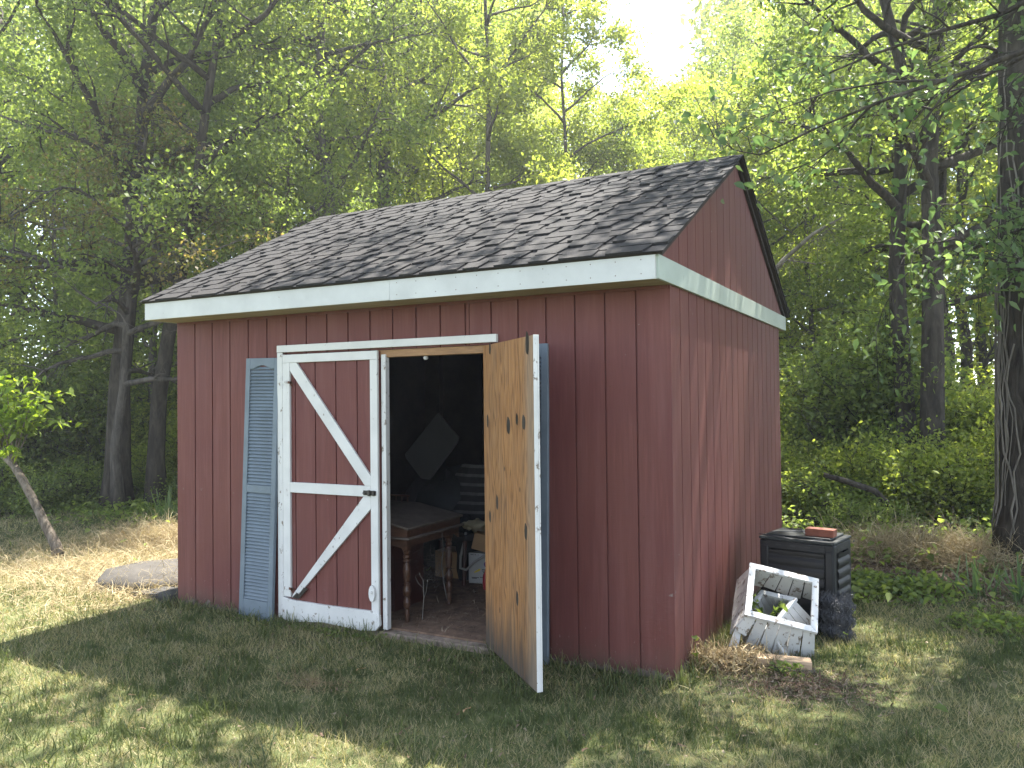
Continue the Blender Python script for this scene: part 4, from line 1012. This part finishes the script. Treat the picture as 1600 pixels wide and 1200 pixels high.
LL, LB, LR = 'leafy shrub in the shaded undergrowth along the left edge of the lawn', 'dense woodland shrub growing in the thicket behind the shed', 'pale green shrub in the thicket beyond the compost bin'
for px, d, i, sc in [(-60,12.2,3,1),(10,13.2,3,1.2),(60,12.6,3,.9),(-20,14.5,1,1),(60,15,1,1.1),(130,13.4,3,1.1),(100,15.5,0,1),(165,15.2,1,1.1),(215,14.0,3,.9),(235,15.5,0,1.1),(275,13.2,3,.8),(250,14.2,0,.7),(20,16.5,1,1.3),(300,15.5,0,1),(-120,13.5,1,1.2),(340,14.5,4,1),(-30,18,1,1.5),(90,18,1,1.4),(190,18,1,1.5),(280,18,1,1.3)]:
    put(i, *ray_xy(px, d), sc, LL, GL)
for px, d, i, sc in [(420,15,0,1),(520,16,4,1),(640,16.5,0,1),(760,17,4,1.1),(880,16,0,1),(990,15.5,4,1.1),(1100,15,0,1.1)]:
    put(i, *ray_xy(px, d), sc, LB, GB)
for px, d, i, sc in [(1225,12.6,2,1.0),(1262,11.8,2,.95),(1300,11.0,3,1.2),(1345,11.2,2,1),(1290,13.6,1,1.2),(1345,13.2,1,1.35),(1385,12.6,1,1.3),(1238,14.5,0,1.2),(1400,10.9,2,1.0),(1452,10.9,2,1.05),(1500,10.7,2,1.0),(1545,10.4,2,.9),
                     (1480,12.6,0,1.2),(1540,12.4,0,1.1),(1590,11,2,1.1),(1640,10.5,0,1),(1700,10,2,1.2),(1430,14.5,4,1.2),(1520,15,4,1.3),(1600,14,4,1.2),(1270,16.5,4,1.4),(1340,17,4,1.3),(1560,10.0,3,.9),(1330,10.0,3,.7),(1378,10.1,3,.6)]:
    put(i, *ray_xy(px, d), sc, LR, GR)

# fallen branches and dead wood
b = MB(); b.tube([(4.40,6.0,.70),(4.66,6.1,.615),(4.96,6.24,.50),(5.10,6.5,.3),(5.2,6.8,.0)], [.03,.038,.04,.04,.045], 8); o = b.build('fallen_log', 'bark_dark', smooth=True); tag(o, 'dark broken log slanting out of the bushes beyond the compost bin', 'log')
b = MB(); b.tube([(2.9,9.6,3.5),(3.4,9.5,4.0),(3.9,9.3,4.35),(4.4,9.1,4.55)], [.05,.04,.03,.012], 7); b.tube([(3.4,9.5,4.0),(3.9,9.6,3.9),(4.2,9.6,3.95)], .012, 5)
b.tube([(2.9,9.6,3.5),(2.6,9.7,2.9),(2.3,9.8,1.8),(2.2,9.8,0)], [.05,.055,.06,.07], 7)
rr = random.Random(3)
for i in range(40):
    p = Vector((3.2,9.5,3.8)).lerp(Vector((4.3,9.15,4.5)), rr.random()); q = p+Vector((rr.gauss(0,.25), rr.gauss(0,.25), rr.uniform(-.5,.15))); b.tube([p, q], [.006,.002], 3, cap=False)
o = b.build('dead_tree', 'twig_grey', smooth=True); tag(o, 'dead grey leaning branch tangled in leaves right of the gable', 'dead tree')

# iris clumps
def iris(x, y, n, h, seed, label):
    o = strands('iris_clump', n, blob(0, 0, .16, .14), (h*.6, h), (.018, .032), 'leaf_blue', seed, .06, (0, .01), 1.25, zfun=lambda a, c: np.zeros_like(a), segs=4, tint=(.2, .9), fall=-.0)
    o.location = (x, y, GZ(x, y)-.01); tag(o, label, 'iris', 'iris clumps around the lawn')
iris(-3.4, 2.6, 46, .62, 1, 'clump of sword shaped iris leaves left of the red shed')
iris(5.95, 3.0, 22, .34, 2, 'small iris clump in front of the brush heap on the right')
iris(6.25, 2.9, 26, .42, 3, 'iris clump at the foot of the great vine hung tree')
iris(5.55, 3.3, 5, .2, 4, 'tiny iris shoot left of the other right hand irises')

# ---- brush, straw, vines, litter
o = strands('dry_vine_heap', 2200, blob(4.46, .40, .30, .17, .5), (.05, .16), (.004, .010), 'straw', 41, .9, (0, .09), .2, fall=.15, tint=(.0, .8)); tag(o, 'heap of dry curled tan vines at the foot of the side wall', 'vine heap', kind='stuff')
o = strands('brush_heap', 8000, blob(5.55, 4.3, .95, .55, -.25), (.12, .5), (.003, .010), 'straw', 42, .45, (0, .20), .25, fall=.12, tint=(.15, 1)); tag(o, 'heap of dry brush and stems near the great tree', 'brush', kind='stuff')
o = strands('dead_leaf_litter', 16000, blob(5.7, 3.9, 1.6, 1.1, -.2), (.03, .10), (.008, .022), 'litter', 43, .6, (0, .04), .1, fall=.1, tint=(.3, 1)); tag(o, 'dead brown leaves scattered round the brush heap', 'leaf litter', kind='stuff')
o = strands('bare_soil_litter', 2000, blob(4.95, .25, .55, .35, .3), (.015, .06), (.004, .012), 'litter', 44, .6, (0, .015), .1); tag(o, 'small dark scraps on bare soil before the white frames', 'leaf litter', kind='stuff')
o = strands('straw_patch', 16000, lambda rg, n: (-.3-np.abs(rg.normal(0, 2.0, n)), .9+rg.normal(0, .85, n)), (.10, .30), (.003, .007), 'straw', 45, .45, (0, .05), .25, fall=.15, tint=(.25, 1)); tag(o, 'sunlit dry straw grass spread over the left lawn', 'straw', kind='stuff')
o = strands('straw_mound', 5000, blob(-2.6, 1.9, .9, .5, .2), (.15, .45), (.003, .007), 'straw', 46, .4, (0, .08), .6, fall=.3, tint=(.2, 1)); tag(o, 'tufted mound of long dead grass before the left woodland', 'straw', kind='stuff')
o = strands('thatch_scrap', 300, blob(2.35, -1.0, .28, .12), (.04, .12), (.002, .005), 'straw', 47, .8, (.01, .05), .1, tint=(0, .5)); tag(o, 'small flat tangle of brown thatch on the front lawn', 'thatch', kind='stuff')
rg = np.random.default_rng(61)
def wl(name, area, n, zr, size, mat, label, seed):
    rg = np.random.default_rng(seed); x, y = area(rg, n); z = gz(x, y)+rg.uniform(zr[0], zr[1], n)*np.clip(fbm(x, y, seed, 2, 4)*1.6-.2, .1, 1)
    o = leaves(name, np.stack([x, y, z], 1), size, mat, rg, flat=1.2, oval=True, aspect=.8); tag(o, label, 'weeds', kind='stuff')
wl('low_weeds', blob(5.25, 2.9, .55, .45), 1500, (.02, .16), (.03, .07), 'leaf_mid', 'bright low weeds on the grass beyond the compost bin', 62)
wl('low_weeds', blob(6.1, 2.0, .5, .4), 500, (.02, .08), (.025, .055), 'leaf_mid', 'broad leaved weeds in the right hand lawn', 63)
wl('low_weeds', lambda rg, n: (rg.uniform(-8, 8.5, n), 5.2+rg.normal(0, 1.3, n)), 14000, (.02, .35), (.04, .09), 'leaf_mid', 'leafy ground cover along the woodland edge', 64)
wl('low_weeds', lambda rg, n: (rg.uniform(-8, -1, n), 3.6+rg.normal(0, .5, n)), 5000, (.02, .3), (.03, .08), 'leaf_mid', 'weeds at the shady back of the left lawn', 65)
wl('low_weeds', lambda rg, n: (rg.uniform(.8, 2.2, n), -.12+rg.normal(0, .05, n)), 260, (.01, .06), (.02, .04), 'leaf_dark', 'small creeping weeds along the door foot', 66)
# seedling in the frames and on the wall
b = MB(); c = []; rr = random.Random(4)
for i in range(12):
    e = Vector((rr.uniform(-.14,.12), rr.uniform(-.08,.10), rr.uniform(.08,.26))); b.tube([(0,0,-.05), e*.5+Vector((0,0,.03)), e], [.004,.003,.0015], 4, cap=False)
    for k in range(5): c.append(tuple(e*(.5+.12*k)+Vector((rr.gauss(0,.02), rr.gauss(0,.02), rr.gauss(0,.012)))))
sd_ = empty('seedling', (4.66, .86, .10), 'leafy green seedling growing up inside the white wooden frames', 'plant'); b.build('stems', 'leaf_mid', sd_)
leaves('foliage', np.array(c), (.055, .09), 'leaf_mid', np.random.default_rng(8), sd_, oval=True, aspect=.42)
sd2 = empty('seedling', (4.33, .22, 0), 'single leaf vine shoot climbing the corner of the side wall', 'plant')
b = MB(); b.tube([(.02,.03,0),(.01,.02,.1),(.0,.0,.2)], [.003,.002,.0015], 4); b.build('stem', 'leaf_mid', sd2); leaves('foliage', np.array([(.0,.0,.21),(.01,.01,.19),(.0,.02,.10)]), (.05,.06), 'leaf_mid', np.random.default_rng(2), sd2, oval=True, aspect=.8)
wl('low_weeds', blob(4.85, .42, .12, .05), 60, (.01, .09), (.02, .04), 'leaf_mid', 'little green sprouts at the foot of the pale timber block', 67)
# oak leaf on the lawn
b = MB(); pts = [(math.cos(a)*(.030+.012*math.cos(a*5)), math.sin(a)*(.020+.008*math.cos(a*5))) for a in [i*PI/12 for i in range(24)]]
b.add([(x, y, .02+.02*math.sin(x*50)) for x, y in pts], [tuple(range(24))])
for x, y, lab in ((3.42,-.98,'curled brown oak leaf on the grass before the open door'), (2.5,-.72,'tan dead leaf on the grass below the closed door'), (4.7,-1.4,'pale dead leaf on the right foreground lawn')):
    o = bpy.data.objects.new('dead_leaf', None) if False else b.build('dead_leaf', 'cardboard'); o.location = (x, y, GZ(x, y)+.03); o.rotation_euler = (.3, .4, x*7); tag(o, lab, 'leaf', 'dead leaves on the lawn')

# ---- lawn
def lawn():
    rg = np.random.default_rng(12); Vs = []; Ts = []
    f2 = np.array([fw.x, fw.y]); r2 = np.array([rt.x, rt.y]); f2 /= np.linalg.norm(f2); r2 /= np.linalg.norm(r2)
    for d0, d1, dens, wd, hh in ((2.6, 4.6, 8500, .0048, (.03, .085)), (4.6, 6.2, 6000, .006, (.03, .085)), (6.2, 8.5, 3200, .0075, (.03, .09)), (8.5, 13.5, 1500, .011, (.03, .10))):
        hw = lambda d: d*.72+1.2
        n = int(dens*(d1-d0)*(hw(d1)+hw(d0))); d = rg.uniform(d0, d1, n); s_ = rg.uniform(-1, 1, n)*hw(d1); k = np.abs(s_) < hw(d); d, s_ = d[k], s_[k]
        x = CX+f2[0]*d+r2[0]*s_; y = CY+f2[1]*d+r2[1]*s_
        inside = (x > -.0) & (x < W+.0) & (y > -.02) & (y < D+.02)
        bare = fbm(x, y, 21, 3, 2.2)
        soil = np.exp(-(((x-4.95)/.5)**2+((y-.22)/.32)**2)) + np.exp(-(((x-5.7)/1.3)**2+((y-4.1)/.8)**2))*1.2 + np.exp(-((x-3.9)/.55)**2-((y+.05)/.12)**2)*.9+ np.exp(-((x-2.7)/.5)**2-((y+.1)/.13)**2)*.8
        slab = (x < -.05) & (x > -1.5) & (y > .1) & (y < 1.3)
        keep = ~inside & (rg.uniform(0, 1, len(x)) > soil*1.1) & (rg.uniform(0, 1, len(x)) < .35+bare*1.1) & (y < 5.2) & ~(slab & (rg.uniform(0, 1, len(x)) < .93))
        x, y = x[keep], y[keep]; n = len(x)
        L = rg.uniform(hh[0], hh[1], n)*(.7+.8*fbm(x, y, 33, 3, 1.7)); 
        dry = fbm(x, y, 51, 4, 1.1)*.6+fbm(x, y, 52, 2, 7.0)*.4
        dryb = np.where((x < -.2) & (y > -.6), .30, 0)*np.clip((-x-.2)*2, 0, 1)*np.clip((y+.8)*1.5, 0, 1)
        isdry = rg.uniform(0, 1, n) < np.clip((dry-.40)*6+dryb+.46, .12, .95)
        tint = np.where(isdry, rg.uniform(.62, 1.0, n), rg.uniform(.0, .5, n)**1.3)
        L = np.where(isdry, L*.8, L)
        az = rg.uniform(0, 2*PI, n); ln = np.where(isdry, rg.uniform(.3, 1.5, n), rg.uniform(.1, .9, n)); ws = wd*rg.uniform(.7, 1.3, n)
        z = gz(x, y)-.004; a2 = rg.uniform(0, 2*PI, n); sx, sy = np.cos(a2)*ws/2, np.sin(a2)*ws/2
        tx, ty = x+np.cos(az)*np.sin(ln)*L, y+np.sin(az)*np.sin(ln)*L; tz = z+np.cos(ln)*L
        V = np.stack([np.stack([x-sx, y-sy, z], 1), np.stack([x+sx, y+sy, z], 1), np.stack([tx, ty, tz], 1)], 1)
        Vs.append(V.reshape(-1, 3)); Ts.append(np.repeat(tint, 3))
    V = np.concatenate(Vs); T = np.concatenate(Ts); o = np_mesh('lawn_grass', V, np.arange(len(V)).reshape(-1, 3), T, 'grass')
    tag(o, 'patchy green and straw coloured lawn grass', 'grass', kind='stuff'); print('blades', len(V)//3)
lawn()

def edge_area(rg, n):
    k = rg.uniform(0, 1, n); x = np.where(k < .72, rg.uniform(-.1, 4.35, n), 4.30+np.abs(rg.normal(0, .07, n))); y = np.where(k < .72, -.05-np.abs(rg.normal(0, .08, n)), rg.uniform(-.1, 1.2, n))
    m = (x > 2.15) & (x < 3.0) & (k < .72); y = np.where(m, y-.12, y); return x, y
o = strands('wall_foot_grass', 2600, edge_area, (.04, .13), (.004, .008), 'grass', 71, .25, (0, .01), 1.1, fall=.12, tint=(0, .8)); tag(o, 'longer grass growing along the foot of the red walls', 'grass', kind='stuff')
o = strands('lawn_tufts', 9000, lambda rg, n: (lambda i: (np.clip(rg.uniform(-3, 8, 420)[i]+rg.normal(0, .07, n), -4, 8.5), (-3.2+rg.uniform(0, 1, 420)**.9*3.0)[i]+rg.normal(0, .06, n)))(rg.integers(0, 420, n)), (.04, .12), (.004, .008), 'grass', 72, .2, (0, .01), 1.15, fall=.12, tint=(0, .62)); tag(o, 'taller green tufts standing out of the short front lawn', 'grass', kind='stuff')
o = strands('lawn_litter', 2500, lambda rg, n: (rg.uniform(-3, 8.5, n), rg.uniform(-3.4, 2.5, n)*np.where(rg.uniform(0, 1, n) < .5, 1, .6)), (.01, .05), (.004, .014), 'litter', 73, .5, (.02, .05), .1, tint=(.2, 1)); 
bad = None; tag(o, 'scattered bits of dead leaf caught in the lawn', 'leaf litter', kind='stuff')
# ------------------------------------------------------------------ added glare veil
def veil():  # thin volume added to imitate lens glare and lift the dark tones
    b = MB(); b.box(-60, 60, -30, 60, -1.6, 21); k = N('glare_volume')
    v = k.n('ShaderNodeVolumePrincipled'); v.inputs['Color'].default_value = (.93, .95, 1, 1); v.inputs['Density'].default_value = .0024; v.inputs['Anisotropy'].default_value = .55
    k.l(v.outputs[0], k.out.inputs['Volume']); o = b.build('veil', 'glare_volume'); tag(o, 'added thin bright haze in the air of the clearing', 'veil', kind='stuff')
veil()
